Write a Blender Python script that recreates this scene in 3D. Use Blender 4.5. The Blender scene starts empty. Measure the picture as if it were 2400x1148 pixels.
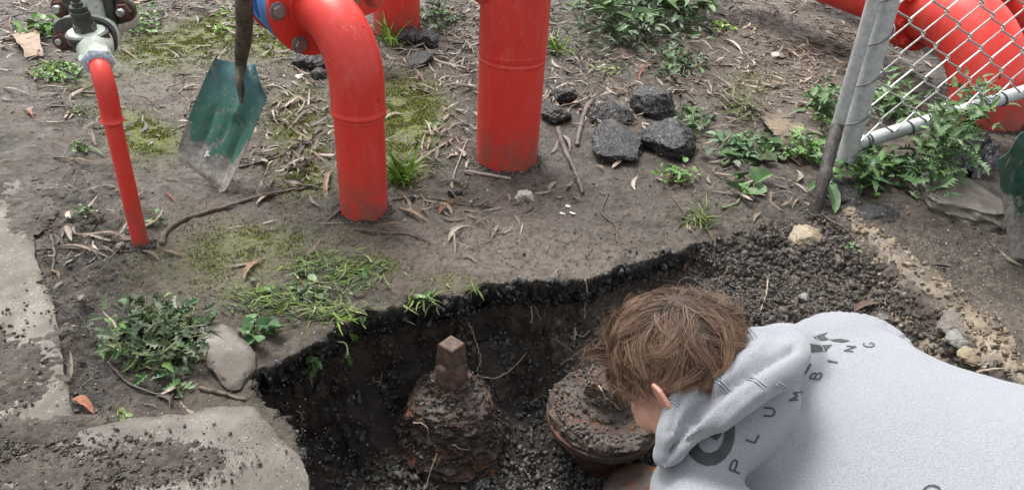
import bpy, math, random
import numpy as np
from mathutils import Vector, geometry
from mathutils.bvhtree import BVHTree

random.seed(7); RNG = np.random.default_rng(7)
S = bpy.context.scene; COL = S.collection

# ---------------------------------------------------------------- camera, light
CAM_H = 1.65; TH = math.radians(33); RO = math.radians(4); F = 1733.0
fw = np.array([0, math.cos(TH), -math.sin(TH)]); R0 = np.array([1., 0, 0]); U0 = np.cross(R0, fw)
RV = R0*math.cos(RO) + U0*math.sin(RO); UV = U0*math.cos(RO) - R0*math.sin(RO); CP = np.array([0, 0, CAM_H])
cam_d = bpy.data.cameras.new('camera'); cam = bpy.data.objects.new('camera', cam_d); COL.objects.link(cam); S.camera = cam
cam_d.sensor_width = 36; cam_d.sensor_fit = 'HORIZONTAL'; cam_d.lens = 36*F/2400; cam_d.clip_start = 0.05; cam_d.clip_end = 300
from mathutils import Matrix
cam.matrix_world = Matrix([[RV[0], UV[0], -fw[0], 0], [RV[1], UV[1], -fw[1], 0], [RV[2], UV[2], -fw[2], CAM_H], [0, 0, 0, 1]])

W = bpy.data.worlds.new('World'); S.world = W; W.use_nodes = True
wn = W.node_tree; bg = wn.nodes['Background']
sky = wn.nodes.new('ShaderNodeTexSky'); sky.sky_type = 'NISHITA'; sky.sun_disc = False
SUN_EL, SUN_AZ = math.radians(62), math.radians(-35)
sky.sun_elevation = SUN_EL; sky.sun_rotation = SUN_AZ; sky.dust_density = 4.0; sky.air_density = 1.0
hs = wn.nodes.new('ShaderNodeHueSaturation'); hs.inputs['Saturation'].default_value = 0.12
wn.links.new(sky.outputs[0], hs.inputs['Color']); wn.links.new(hs.outputs[0], bg.inputs['Color'])
bg.inputs['Strength'].default_value = 0.125
sd_ = bpy.data.lights.new('sun', 'SUN'); sun = bpy.data.objects.new('sun', sd_); COL.objects.link(sun)
sd_.energy = 1.5; sd_.angle = math.radians(22); sd_.color = (1, .97, .92)
# direction towards the sun: azimuth measured clockwise from +Y
sdir = Vector((math.sin(SUN_AZ)*math.cos(SUN_EL), math.cos(SUN_AZ)*math.cos(SUN_EL), math.sin(SUN_EL)))
sun.rotation_euler = sdir.to_track_quat('Z', 'Y').to_euler()
S.view_settings.view_transform = 'Standard'; S.view_settings.look = 'None'; S.view_settings.gamma = 1
S.view_settings.exposure = 1.3; S.view_settings.use_curve_mapping = False
S.render.engine = 'CYCLES'
S.cycles.max_bounces = 6; S.cycles.use_denoising = True

# ---------------------------------------------------------------- placing helpers
def P(px, py, z=0.0):
    d = F*fw + RV*(px-1200) + UV*(574-py); return CP + (z-CAM_H)/d[2]*d
def ray(px, py, dist):
    d = F*fw + RV*(px-1200) + UV*(574-py); return CP + d/np.linalg.norm(d)*dist
def above(b, px, py):
    d = F*fw + RV*(px-1200) + UV*(574-py); dh = d[:2]; return CP + (np.array(b[:2])@dh)/(dh@dh)*d
def pix(p):
    q = np.asarray(p) - CP; w = q@fw
    return 1200+F*(q@RV)/w, 574-F*(q@UV)/w
def nrm(v): v = np.asarray(v, float); return v/(np.linalg.norm(v)+1e-12)

# ---------------------------------------------------------------- numpy noise
def _h(ix, iy, iz, s):
    n = (ix.astype(np.int64)*374761393 + iy.astype(np.int64)*668265263 + iz.astype(np.int64)*2147483647 + s*974634777) & 0xffffffff
    n = ((n ^ (n >> 13))*1274126177) & 0xffffffff
    n = ((n ^ (n >> 16))*2246822519) & 0xffffffff
    return ((n ^ (n >> 15)) & 0xffffff)/float(0xffffff)
def vn(p, s=0):
    p = np.asarray(p, float); i = np.floor(p).astype(np.int64); f = p-i; f = f*f*(3-2*f)
    if p.shape[1] == 2: i = np.c_[i, np.zeros(len(i), int)]; f = np.c_[f, np.zeros(len(f))]
    r = 0
    for dx in (0, 1):
        for dy in (0, 1):
            for dz in (0, 1) if p.shape[1] == 3 else (0,):
                w = (f[:, 0] if dx else 1-f[:, 0])*(f[:, 1] if dy else 1-f[:, 1])*(f[:, 2] if dz else 1-f[:, 2])
                r = r + w*_h(i[:, 0]+dx, i[:, 1]+dy, i[:, 2]+dz, s)
    return r*2-1
def fbm(p, s=0, o=4, g=.5):
    p = np.asarray(p, float); r = 0; a = 1.; t = 0
    for k in range(o): r = r + a*vn(p*(2.03**k)+k*17.3, s+k); t += a; a *= g
    return r/t
def worley(p, s=0):   # F1 distance and cell id, 2d
    i = np.floor(p).astype(np.int64); best = np.full(len(p), 9.); idd = np.zeros(len(p)); sec = np.full(len(p), 9.)
    z = np.zeros(len(p), np.int64)
    for dx in (-1, 0, 1):
        for dy in (-1, 0, 1):
            cx, cy = i[:, 0]+dx, i[:, 1]+dy
            d = np.hypot(cx+_h(cx, cy, z, s)-p[:, 0], cy+_h(cx, cy, z, s+5)-p[:, 1])
            m = d < best; sec = np.where(m, best, np.minimum(sec, d)); idd = np.where(m, _h(cx, cy, z, s+9), idd); best = np.where(m, d, best)
    return best, sec, idd
def ss(a, b, x): t = np.clip((x-a)/(b-a), 0, 1); return t*t*(3-2*t)

# ---------------------------------------------------------------- mesh helpers
class G:
    def __init__(s): s.v = []; s.f = []; s.n = 0
    def add(s, v, f):
        v = np.asarray(v, float).reshape(-1, 3); s.v.append(v)
        for q in f: s.f.append([i+s.n for i in q])
        s.n += len(v); return s
    def mesh(s, name):
        m = bpy.data.meshes.new(name); v = np.concatenate(s.v) if s.v else np.zeros((0, 3))
        m.from_pydata(v.tolist(), [], s.f); return m
    def obj(s, name, mat, parent=None, smooth=True, origin=None):
        m = s.mesh(name); return mk(name, m, mat, parent, smooth)
def mk(name, m, mat, parent=None, smooth=True):
    if mat is not None: m.materials.append(mat)
    if smooth and len(m.polygons): m.polygons.foreach_set('use_smooth', [True]*len(m.polygons))
    if smooth and 0 < len(m.polygons) < 16000: m.set_sharp_from_angle(angle=math.radians(42))
    o = bpy.data.objects.new(name, m); COL.objects.link(o)
    if parent is not None: o.parent = parent
    m.update(); return o
def fast(name, v, quads, mat, parent=None, smooth=True, k=4):
    """fast mesh of equal-sized faces from numpy arrays"""
    m = bpy.data.meshes.new(name); n = len(quads)
    m.vertices.add(len(v)); m.vertices.foreach_set('co', np.asarray(v, np.float32).ravel())
    m.loops.add(n*k); m.loops.foreach_set('vertex_index', np.asarray(quads, np.int32).ravel())
    m.polygons.add(n); m.polygons.foreach_set('loop_start', np.arange(0, n*k, k, dtype=np.int32))
    m.update(calc_edges=True); return mk(name, m, mat, parent, smooth)
def recentre(o, base):
    """move the object's origin to base, keeping the mesh where it stands"""
    base = np.asarray(base, float); m = o.data; c = np.empty(len(m.vertices)*3, np.float32); m.vertices.foreach_get('co', c)
    c = c.reshape(-1, 3)-base; m.vertices.foreach_set('co', c.ravel()); o.location = base; m.update(); return o
def tag(o, label=None, cat=None, group=None, kind=None):
    for k, v in (('label', label), ('category', cat), ('group', group), ('kind', kind)):
        if v: o[k] = v
    return o
def thing(name, label, cat, loc, group=None):
    o = bpy.data.objects.new(name, None); COL.objects.link(o); o.location = loc; o.empty_display_size = .05
    return tag(o, label, cat, group)
class Th:
    """an Empty plus parts given in world coordinates"""
    def __init__(s, name, label, cat, base, group=None):
        s.base = np.asarray(base, float); s.o = thing(name, label, cat, tuple(s.base), group)
    def part(s, name, g, mat, smooth=True, parent=None, label=None):
        o = g.obj(name, mat, None, smooth) if isinstance(g, G) else g
        m = o.data; c = np.empty(len(m.vertices)*3, np.float32); m.vertices.foreach_get('co', c)
        m.vertices.foreach_set('co', (c.reshape(-1, 3)-s.base).astype(np.float32).ravel()); m.update()
        o.parent = parent if parent is not None else s.o
        if label: o['label'] = label
        return o
def frame(d):
    d = nrm(d); a = np.array([0, 0, 1.]) if abs(d[2]) < .9 else np.array([1., 0, 0]); x = nrm(np.cross(a, d)); return x, np.cross(d, x), d
def spline(pts, n):
    """Catmull-Rom through pts, n samples"""
    p = np.asarray(pts, float); p = np.vstack([2*p[0]-p[1], p, 2*p[-1]-p[-2]]); k = len(p)-3
    t = np.linspace(0, k, n); i = np.minimum(t.astype(int), k-1); f = (t-i)[:, None]
    a, b, c, d = p[i], p[i+1], p[i+2], p[i+3]
    return .5*((2*b)+(c-a)*f+(2*a-5*b+4*c-d)*f*f+(3*b-a-3*c+d)*f**3)
def tube(g, path, r, n=12, cap=True, flat=None):
    path = np.asarray(path, float); m = len(path); r = np.broadcast_to(np.asarray(r, float), (m,))
    t = np.gradient(path, axis=0); t /= np.linalg.norm(t, axis=1)[:, None]+1e-12
    x, y, _ = frame(t[0]); V = []
    for i in range(m):
        x = nrm(x - t[i]*(x@t[i])); y = np.cross(t[i], x); a = np.linspace(0, 2*math.pi, n, endpoint=False)
        V.append(path[i] + r[i]*(np.cos(a)[:, None]*x + (flat or 1)*np.sin(a)[:, None]*y))
    V = np.concatenate(V); Fc = []
    for i in range(m-1):
        for j in range(n):
            k = (j+1) % n; Fc.append([i*n+j, i*n+k, (i+1)*n+k, (i+1)*n+j])
    if cap: Fc.append(list(range(n))[::-1]); Fc.append([(m-1)*n+j for j in range(n)])
    return g.add(V, Fc)
def lathe(g, prof, o, axis=(0, 0, 1), n=32, rot=0.0, close=True, xr=None):
    """prof: list of (radius, height) along axis from o"""
    x, y, d = frame(axis)
    if xr is not None: x = nrm(np.asarray(xr)-d*(np.asarray(xr)@d)); y = np.cross(d, x)
    a = np.linspace(0, 2*math.pi, n, endpoint=False)+rot; V = []
    for r, h in prof: V.append(np.asarray(o)+d*h+r*(np.cos(a)[:, None]*x+np.sin(a)[:, None]*y))
    m = len(prof); Fc = []
    for i in range(m-1):
        for j in range(n):
            k = (j+1) % n; Fc.append([i*n+j, i*n+k, (i+1)*n+k, (i+1)*n+j])
    if close: Fc.append(list(range(n))[::-1]); Fc.append([(m-1)*n+j for j in range(n)])
    return g.add(np.concatenate(V), Fc)
def disc(g, c, axis, r, t, n=40, bev=.004):
    return lathe(g, [(r-bev, 0), (r, bev), (r, t-bev), (r-bev, t)], c, axis, n)
def ico(sub):
    import bmesh
    bm = bmesh.new(); bmesh.ops.create_icosphere(bm, subdivisions=sub, radius=1)
    v = np.array([x.co[:] for x in bm.verts]); f = [[q.index for q in p.verts] for p in bm.faces]; bm.free(); return v, np.array(f)
ICO = {k: ico(k) for k in (1, 2, 3, 4, 5)}
def rockv(sub, seed, rough=.25, cuts=5, fine=0.0, squash=(1, 1, 1)):
    v, f = ICO[sub]; v = v.copy(); rg = np.random.default_rng(seed)
    v *= (1+rough*fbm(v*1.3+seed*3.1, seed, 2))[:, None]
    for k in range(cuts):
        d = nrm(rg.normal(size=3)); h = rg.uniform(.5, .85); e = v@d; m = e > h; v[m] -= np.outer((e[m]-h)*.92, d)
    if fine: v *= (1+fine*fbm(v*6+seed, seed+3, 3))[:, None]
    return v*np.array(squash), f
def hullv(seed, n=10, sq=(1, .8, .6), jit=.25):
    import bmesh
    rg = np.random.default_rng(seed); p = rg.normal(size=(n, 3)); p /= np.linalg.norm(p, axis=1)[:, None]; p *= rg.uniform(1-jit, 1, (n, 1)); bm = bmesh.new()
    for q in p*np.array(sq): bm.verts.new(q)
    r = bmesh.ops.convex_hull(bm, input=bm.verts); bmesh.ops.delete(bm, geom=[e for e in r['geom_interior'] if isinstance(e, bmesh.types.BMVert)], context='VERTS')
    bmesh.ops.triangulate(bm, faces=bm.faces); bm.verts.index_update(); v = np.array([x.co[:] for x in bm.verts]); f = [[q.index for q in k.verts] for k in bm.faces]; bm.free(); return v, np.array(f)
def euler(a, b, c):
    return np.array(Matrix.Rotation(c, 3, 'Z') @ Matrix.Rotation(b, 3, 'Y') @ Matrix.Rotation(a, 3, 'X'))
def scatter(name, templates, pos, scale, rots, mat, smooth=False, parent=None):
    """many small pieces joined in one mesh; templates: list of (v, f) with equal face size"""
    V = []; Fc = []; n = 0
    idx = RNG.integers(0, len(templates), len(pos))
    for k, (tv, tf) in enumerate(templates):
        m = idx == k; c = int(m.sum())
        if not c: continue
        sc = scale[m]; sc = sc[:, None, None] if sc.ndim == 1 else sc[:, None, :]
        q = np.einsum('nij,vj->nvi', rots[m], tv) if scale.ndim == 1 else np.einsum('nij,nvj->nvi', rots[m], tv[None]*sc)
        if scale.ndim == 1: q = q*sc
        q = q + pos[m][:, None, :]
        V.append(q.reshape(-1, 3)); Fc.append((tf[None]+(np.arange(c)*len(tv))[:, None, None]).reshape(-1, tf.shape[1])+n); n += c*len(tv)
    return fast(name, np.concatenate(V), np.concatenate(Fc), mat, parent, smooth, k=templates[0][1].shape[1])
def randrot(n, tilt=math.pi):
    """n random rotations: any heading, tilt limited"""
    h = RNG.uniform(0, 2*math.pi, n); a = RNG.uniform(0, 2*math.pi, n); t = RNG.uniform(-1, 1, n)*tilt
    ax = np.c_[np.cos(a), np.sin(a), np.zeros(n)]; c, s = np.cos(t), np.sin(t)
    K = np.zeros((n, 3, 3)); K[:, 0, 2] = ax[:, 1]; K[:, 1, 2] = -ax[:, 0]; K[:, 2, 0] = -ax[:, 1]; K[:, 2, 1] = ax[:, 0]
    T = np.eye(3)[None]+s[:, None, None]*K+(1-c)[:, None, None]*(K@K)
    Z = np.zeros((n, 3, 3)); Z[:, 0, 0] = np.cos(h); Z[:, 0, 1] = -np.sin(h); Z[:, 1, 0] = np.sin(h); Z[:, 1, 1] = np.cos(h); Z[:, 2, 2] = 1
    return T@Z
def align_rot(R, nr):
    """tilt rotations so that their local up follows the normals nr"""
    n = len(nr); z = np.array([0, 0, 1.]); v = np.cross(np.tile(z, (n, 1)), nr); c = nr[:, 2]
    K = np.zeros((n, 3, 3)); K[:, 0, 1] = -v[:, 2]; K[:, 0, 2] = v[:, 1]; K[:, 1, 0] = v[:, 2]; K[:, 1, 2] = -v[:, 0]; K[:, 2, 0] = -v[:, 1]; K[:, 2, 1] = v[:, 0]
    T = np.eye(3)[None]+K+(K@K)*(1/(1.001+c))[:, None, None]; return T@R

# ---------------------------------------------------------------- materials
class NT:
    def __init__(s, name):
        s.m = bpy.data.materials.new(name); s.m.use_nodes = True; s.t = s.m.node_tree; s.b = s.t.nodes['Principled BSDF']
        s.co = s.t.nodes.new('ShaderNodeTexCoord').outputs['Object']
    def n(s, ty, **kw):
        x = s.t.nodes.new(ty)
        for k, v in kw.items(): setattr(x, k, v)
        return x
    def l(s, a, b): s.t.links.new(a, b)
    def put(s, sock, v):
        if isinstance(v, bpy.types.NodeSocket): s.l(v, sock)
        else: sock.default_value = (*v, 1) if isinstance(v, tuple) and len(v) == 3 and sock.type == 'RGBA' else v
    def noise(s, scale, detail=4, rough=.55, co=None, stretch=None, dist=0):
        x = s.n('ShaderNodeTexNoise'); x.inputs['Scale'].default_value = scale; x.inputs['Detail'].default_value = detail; x.inputs['Roughness'].default_value = rough
        x.inputs['Distortion'].default_value = dist
        c = co if co is not None else s.co
        if stretch: mp = s.n('ShaderNodeMapping'); mp.inputs['Scale'].default_value = stretch; s.l(c, mp.inputs[0]); c = mp.outputs[0]
        s.l(c, x.inputs['Vector']); return x.outputs['Fac']
    def voro(s, scale, out='Distance', feature='F1', rnd=1):
        x = s.n('ShaderNodeTexVoronoi'); x.feature = feature; x.inputs['Scale'].default_value = scale; x.inputs['Randomness'].default_value = rnd
        s.l(s.co, x.inputs['Vector']); return x.outputs[out]
    def ramp(s, fac, a, b, lo=0., hi=1.):
        x = s.n('ShaderNodeMapRange'); x.interpolation_type = 'SMOOTHSTEP'; s.l(fac, x.inputs[0]) if isinstance(fac, bpy.types.NodeSocket) else None
        x.inputs[1].default_value = a; x.inputs[2].default_value = b; x.inputs[3].default_value = lo; x.inputs[4].default_value = hi; return x.outputs[0]
    def mix(s, fac, a, b, mode='MIX'):
        x = s.n('ShaderNodeMix', data_type='RGBA', blend_type=mode); s.put(x.inputs[0], fac); s.put(x.inputs[6], a); s.put(x.inputs[7], b); return x.outputs[2]
    def math(s, op, a, b=0.):
        x = s.n('ShaderNodeMath', operation=op); s.put(x.inputs[0], a); s.put(x.inputs[1], b); return x.outputs[0]
    def attr(s, name): x = s.n('ShaderNodeAttribute'); x.attribute_name = name; return x.outputs['Fac']
    def island(s): return s.n('ShaderNodeNewGeometry').outputs['Random Per Island']
    def objrand(s): return s.n('ShaderNodeObjectInfo').outputs['Random']
    def cramp(s, fac, cols):
        x = s.n('ShaderNodeValToRGB'); e = x.color_ramp.elements
        while len(e) < len(cols): e.new(.5)
        for i, (p, c) in enumerate(cols): e[i].position = p; e[i].color = (*c, 1)
        s.l(fac, x.inputs[0]); return x.outputs[0]
    def bump(s, h, strength=.5, dist=.002, prev=None):
        x = s.n('ShaderNodeBump'); x.inputs['Strength'].default_value = strength; x.inputs['Distance'].default_value = dist; s.l(h, x.inputs['Height'])
        if prev is not None: s.l(prev, x.inputs['Normal'])
        return x.outputs[0]
    def done(s, col, rough=.6, normal=None, metal=0., spec=None, trans=None):
        s.put(s.b.inputs['Base Color'], col); s.put(s.b.inputs['Roughness'], rough); s.put(s.b.inputs['Metallic'], metal)
        if normal is not None: s.l(normal, s.b.inputs['Normal'])
        if spec is not None: s.put(s.b.inputs['Specular IOR Level'], spec)
        if trans: s.b.inputs['Subsurface Weight'].default_value = trans; s.b.inputs['Subsurface Radius'].default_value = (.01, .01, .005); s.b.inputs['Subsurface Scale'].default_value = .3
        return s.m

def m_red(name='red_pipe_paint', dirt_z=None):
    t = NT(name); n = t.noise(3, 5); c = t.mix(t.ramp(n, .35, .7), (.66, .038, .027), (.56, .036, .026))
    w = t.noise(26, 6, .65, stretch=(1, 1, .25)); c = t.mix(t.ramp(w, .46, .74, 0, .32), c, (.62, .14, .11))      # chalky brush streaks
    gpos = t.n('ShaderNodeSeparateXYZ'); t.l(t.co, gpos.inputs[0])
    low = t.ramp(gpos.outputs[2], .0, .30, 1, 0); dn = t.noise(14, 6, .7)
    c = t.mix(t.math('MULTIPLY', low, t.ramp(dn, .34, .60, 0, .8)), c, (.20, .085, .065))   # splashed soil near the base
    sp = t.voro(95); pick = t.noise(20, 2); c = t.mix(t.math('MULTIPLY', t.ramp(sp, .10, .16, 1, 0), t.ramp(pick, .56, .64)), c, (.6, .5, .46))
    ch = t.noise(11, 5, .6); c = t.mix(t.ramp(ch, .70, .715, 0, .8), c, (.045, .025, .022))
    b = t.bump(t.noise(60, 5, .6, stretch=(1, 1, .4)), .30, .002); b = t.bump(t.noise(9, 3), .25, .006, b)
    return t.done(c, t.ramp(n, .3, .7, .36, .52), b, spec=.5)
def m_simple(name, c1, c2, sc=8, rough=.6, bs=40, bstr=.4, bd=.002, metal=0., spec=.5, c3=None, c3sc=20, c3t=(.6, .65), det=5, stretch=None):
    t = NT(name); c = t.mix(t.ramp(t.noise(sc, det, .6, stretch=stretch), .35, .65), c1, c2)
    if c3: c = t.mix(t.ramp(t.noise(c3sc, 5, .65), *c3t), c, c3)
    return t.done(c, rough, t.bump(t.noise(bs, 6, .65), bstr, bd), metal, spec)
def m_leafy(name, c1, c2, c3=None, rough=.5, sc=25):
    t = NT(name); r = t.island(); c = t.cramp(r, [(0, c1), (.6, c2), (1, c3 or c2)])
    c = t.mix(t.ramp(t.noise(sc, 4), .3, .7), c, t.mix(.5, c, (.02, .03, .012)), 'MIX')
    return t.done(c, rough, t.bump(t.noise(120, 3), .3, .001), spec=.4, trans=.08)

M = {}
M['red'] = m_red()
M['bolt'] = m_simple('grey_bolt_steel', (.22, .2, .19), (.30, .28, .27), 60, .45, metal=.6)
M['bolt_zinc'] = m_simple('zinc_bolt_steel', (.5, .5, .48), (.35, .34, .32), 60, .35, metal=.8)
M['bolt_rust'] = m_simple('rusty_bolt', (.06, .028, .02), (.10, .04, .025), 60, .75)
M['blue'] = m_simple('blue_flange_paint', (.05, .19, .50), (.07, .23, .56), 12, .5, 50, .3, c3=(.03, .09, .25), c3sc=30, c3t=(.68, .72))
M['gasket'] = m_simple('dark_gasket', (.015, .014, .014), (.04, .035, .03), 30, .8)
M['valve'] = m_simple('pale_green_valve_paint', (.40, .46, .40), (.56, .60, .52), 22, .42, 60, .35, .003, c3=(.07, .10, .09), c3sc=16, c3t=(.56, .68))
M['valve_dark'] = m_simple('dark_green_grey_iron', (.045, .055, .050), (.085, .085, .075), 40, .38, c3=(.14, .09, .06), c3sc=30, c3t=(.62, .7), metal=.3)
M['tape'] = m_simple('blue_white_thread_tape', (.55, .6, .66), (.22, .30, .42), 160, .7, 200, .8)
M['galv'] = m_simple('galvanised_steel', (.52, .54, .54), (.40, .43, .43), 30, .42, 120, .25, .001, metal=.25, c3=(.20, .20, .19), c3sc=35, c3t=(.64, .72))
M['galv_white'] = m_simple('pale_galvanised_rail', (.52, .54, .55), (.42, .44, .45), 30, .45, 120, .25, .001, metal=.15, c3=(.15, .13, .11), c3sc=50, c3t=(.66, .72))
M['wire'] = m_simple('galvanised_wire', (.50, .50, .48), (.36, .37, .36), 60, .4, metal=.45)
M['wire_dark'] = m_simple('dull_tie_wire', (.20, .20, .20), (.13, .13, .13), 60, .5, metal=.6)
M['tar'] = NT('black_asphalt')
t = M['tar']; v = t.voro(120, 'Color'); vs = t.n('ShaderNodeSeparateColor'); t.l(v, vs.inputs[0])
c = t.mix(t.ramp(vs.outputs[0], .93, .97), (.014, .014, .015), (.14, .13, .12)); c = t.mix(t.ramp(t.noise(9, 4), .55, .7, 0, .5), c, (.08, .065, .05))
M['tar'] = t.done(c, t.ramp(t.noise(60, 3), .3, .7, .28, .7), t.bump(t.voro(120), .9, .004, t.bump(t.noise(40, 6, .7), .9, .008)))
def m_conc(name, a, b, mud=(.082, .069, .056), mudt=(.52, .62), wetr=(.45, .8)):
    t = NT(name); n = t.noise(5, 7, .65); c = t.mix(t.ramp(n, .35, .65), a, b)
    sp = t.voro(260, 'Color'); q = t.n('ShaderNodeSeparateColor'); t.l(sp, q.inputs[0])
    c = t.mix(t.ramp(q.outputs[0], .93, .97, 0, .45), c, (.42, .38, .31)); c = t.mix(t.ramp(q.outputs[1], .88, .93, 0, .7), c, (.05, .045, .04))
    c = t.mix(t.ramp(t.noise(7, 8, .7), *mudt, 0, .8), c, mud)
    return t.done(c, t.ramp(n, .3, .7, *wetr), t.bump(t.noise(150, 5, .7), .5, .002, t.bump(t.noise(24, 6, .65), .5, .006)))
M['conc'] = m_conc('damp_grey_concrete', (.125, .112, .092), (.085, .075, .062), mudt=(.38, .56))
M['conc_moss'] = m_conc('weathered_path_concrete', (.135, .121, .096), (.10, .088, .068), mudt=(.47, .58))
M['tan'] = m_conc('tan_broken_concrete', (.22, .165, .105), (.13, .10, .07), mudt=(.46, .56))
def m_rust(name, k=1.):
    t = NT(name); n = t.noise(9, 7, .65, dist=.3)
    c = t.cramp(n, [(.30, (.035, .026, .021)), (.47, (.048, .030, .022)), (.57, (.095, .034, .015)), (.68, (.24, .080, .016))])
    c = t.mix(t.ramp(t.noise(17, 6, .7), .50-.07*(k > .8), .56-.07*(k > .8), 0, k), c, t.mix(t.ramp(t.noise(60, 5, .7), .4, .6), (.040, .031, .025), (.092, .075, .062)))
    c = t.mix(t.ramp(t.noise(90, 4, .7), .62, .7, 0, .5), c, (.15, .13, .11))
    return t.done(c, t.ramp(n, .3, .7, .5, .85), t.bump(t.noise(110, 6, .75), .7, .003, t.bump(t.noise(25, 6, .7), .8, .01)))
M['rust'] = m_rust('mud_caked_rusty_iron', .85); M['rust2'] = m_rust('rusty_iron', .35)
t = NT('rusty_nut_iron'); M['nut'] = t.done(t.mix(t.ramp(t.noise(40, 5), .4, .6), (.11, .066, .050), (.055, .034, .026)), .7, t.bump(t.noise(160, 5, .7), .6, .002))
# muddy clods, gravel
def m_stone(name, cols, rough=(.35, .8), mud=(.05, .04, .033)):
    t = NT(name); c = t.cramp(t.island(), cols); n = t.noise(90, 4, .65)
    c = t.mix(t.ramp(n, .5, .66, 0, .6), c, mud); return t.done(c, t.ramp(t.noise(25, 3), .35, .65, *rough), t.bump(t.noise(220, 4, .7), .5, .002))
M['gravel'] = m_stone('crushed_bluestone', [(0, (.032, .032, .032)), (.5, (.065, .063, .059)), (.9, (.11, .106, .099)), (1, (.18, .17, .16))], mud=(.028, .023, .02))
M['clod'] = m_stone('dark_soil_clods', [(0, (.030, .025, .021)), (.5, (.058, .048, .040)), (.85, (.085, .070, .058)), (1, (.12, .10, .085))], (.4, .9), (.045, .036, .03))
M['clod2'] = m_stone('grey_brown_mud_crumbs', [(0, (.055, .046, .040)), (.6, (.10, .085, .074)), (1, (.15, .13, .115))], (.5, .9), (.06, .05, .04))
M['grit'] = m_stone('pale_grit', [(0, (.16, .14, .12)), (.5, (.30, .27, .22)), (1, (.55, .52, .46))], (.5, .9), (.12, .10, .08))
t = NT('eucalyptus_leaf_litter'); c = t.cramp(t.island(), [(0, (.05, .034, .026)), (.22, (.10, .068, .052)), (.40, (.155, .12, .09)), (.62, (.25, .205, .16)), (.76, (.17, .10, .062)), (1, (.46, .40, .32))])
M['litter'] = t.done(t.mix(t.ramp(t.noise(60, 4), .4, .7, 0, .6), c, (.06, .045, .035)), .6, t.bump(t.noise(200, 3), .3, .001))
t = NT('twig_bark'); c = t.cramp(t.island(), [(0, (.045, .033, .026)), (.5, (.11, .085, .068)), (.85, (.19, .15, .125)), (1, (.30, .25, .21))])
M['twig'] = t.done(t.mix(t.ramp(t.noise(50, 5), .4, .65, 0, .6), c, (.05, .038, .03)), .75, t.bump(t.noise(120, 5, .7, stretch=(1, 1, 1)), .6, .002))
t = NT('pale_root'); M['root'] = t.done(t.cramp(t.island(), [(0, (.16, .12, .085)), (.5, (.30, .24, .17)), (1, (.50, .43, .33))]), .7)
M['bark'] = m_simple('peeling_bark', (.26, .175, .125), (.36, .27, .20), 20, .75, 60, .8, .004, c3=(.12, .07, .045), c3sc=14, c3t=(.52, .64), stretch=(1, 5, 1))
M['grass'] = m_leafy('fresh_grass', (.13, .26, .025), (.22, .38, .045), (.30, .42, .10))
M['cut'] = m_leafy('pulled_grass', (.10, .15, .04), (.21, .28, .08), (.36, .40, .19))
M['weed'] = m_leafy('green_weed_leaves', (.075, .17, .032), (.12, .25, .055), (.19, .32, .09))
M['weed_dull'] = m_leafy('wilted_grey_green_leaves', (.045, .075, .035), (.08, .115, .055), (.14, .17, .09))
M['thistle'] = m_leafy('sow_thistle_leaves', (.065, .14, .045), (.11, .21, .075), (.20, .30, .14))
M['mallow'] = m_leafy('mallow_leaves', (.05, .12, .045), (.08, .175, .065), (.12, .22, .09), sc=18)
M['moss'] = m_leafy('moss_tufts', (.09, .12, .008), (.17, .21, .012), (.27, .31, .03), rough=.9)
M['stem'] = m_leafy('weed_stems', (.13, .17, .06), (.17, .16, .08), (.22, .20, .11))
M['plastic'] = m_simple('crumpled_black_plastic', (.012, .012, .014), (.02, .02, .024), 6, .22, 18, .8, .02)
# ---------------------------------------------------------------- the ground, with the dug hole
def axis_pts(a, b, h, grow, lo, hi):
    p = list(np.arange(a, b, h)); s = h; x = p[-1]
    while x < hi: s *= grow; x += s; p.append(x)
    s = h; x = p[0]; q = []
    while x > lo: s *= grow; x -= s; q.append(x)
    return np.array(q[::-1]+p)
gx = axis_pts(-1.9, 2.3, .0078, 1.03, -45, 45); gy = axis_pts(1.05, 3.25, .0072, 1.0165, -30, 60)
NX, NY = len(gx), len(gy); X, Y = [a.ravel() for a in np.meshgrid(gx, gy)]
CX, CY = [a.ravel() for a in np.meshgrid(np.gradient(gx), np.gradient(gy))]; AREA = np.outer(np.gradient(gy), np.gradient(gx)).ravel()
q = np.c_[X, Y, np.zeros(len(X))]-CP; w = q@fw; w = np.where(w < .3, .3, w)
PX = 1200+F*(q@RV)/w; PY = 574-F*(q@UV)/w
def blob(px, py, rx, ry=None, ang=0., x=None, y=None):
    x = PX if x is None else x; y = PY if y is None else y; ry = ry or rx; c, s = math.cos(math.radians(ang)), math.sin(math.radians(ang))
    u = (x-px)*c+(y-py)*s; v = -(x-px)*s+(y-py)*c; return np.exp(-((u/rx)**2+(v/ry)**2))
XY = np.c_[X, Y]
# hole outline, from the front slab round the overhanging lip, up the shallow trench and back
OUT = [(735, 1200, 1), (700, 1060, 1), (660, 995, 1), (610, 955, 1), (585, 912, 1), (600, 868, 1), (690, 828, 1), (770, 785, 1), (850, 735, 1), (905, 722, 1), (960, 700, 1), (1040, 692, 1), (1095, 690, 1),
       (1145, 662, 1), (1225, 652, 1), (1310, 656, 1), (1385, 652, 1), (1440, 625, 1), (1510, 606, .9), (1600, 582, .6), (1670, 552, .3), (1780, 512, 0), (1900, 498, 0), (1975, 503, 0), (2040, 560, 0),
       (2130, 645, 0), (2215, 720, 0), (2300, 810, 0), (2420, 900, 0), (2700, 1150, 0), (2900, 1600, 0), (1900, 1700, 0), (1200, 1500, 1), (800, 1400, 1)]
op = np.array([P(a, b)[:2] for a, b, _ in OUT]); ow = np.array([c for *_, c in OUT], float)
A_, B_ = op, np.roll(op, -1, 0); best = np.full(len(X), 1e9); near = np.zeros((len(X), 2)); LW = np.zeros(len(X)); inside = np.zeros(len(X), bool); PAR = np.zeros(len(X)); cum = 0
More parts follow.
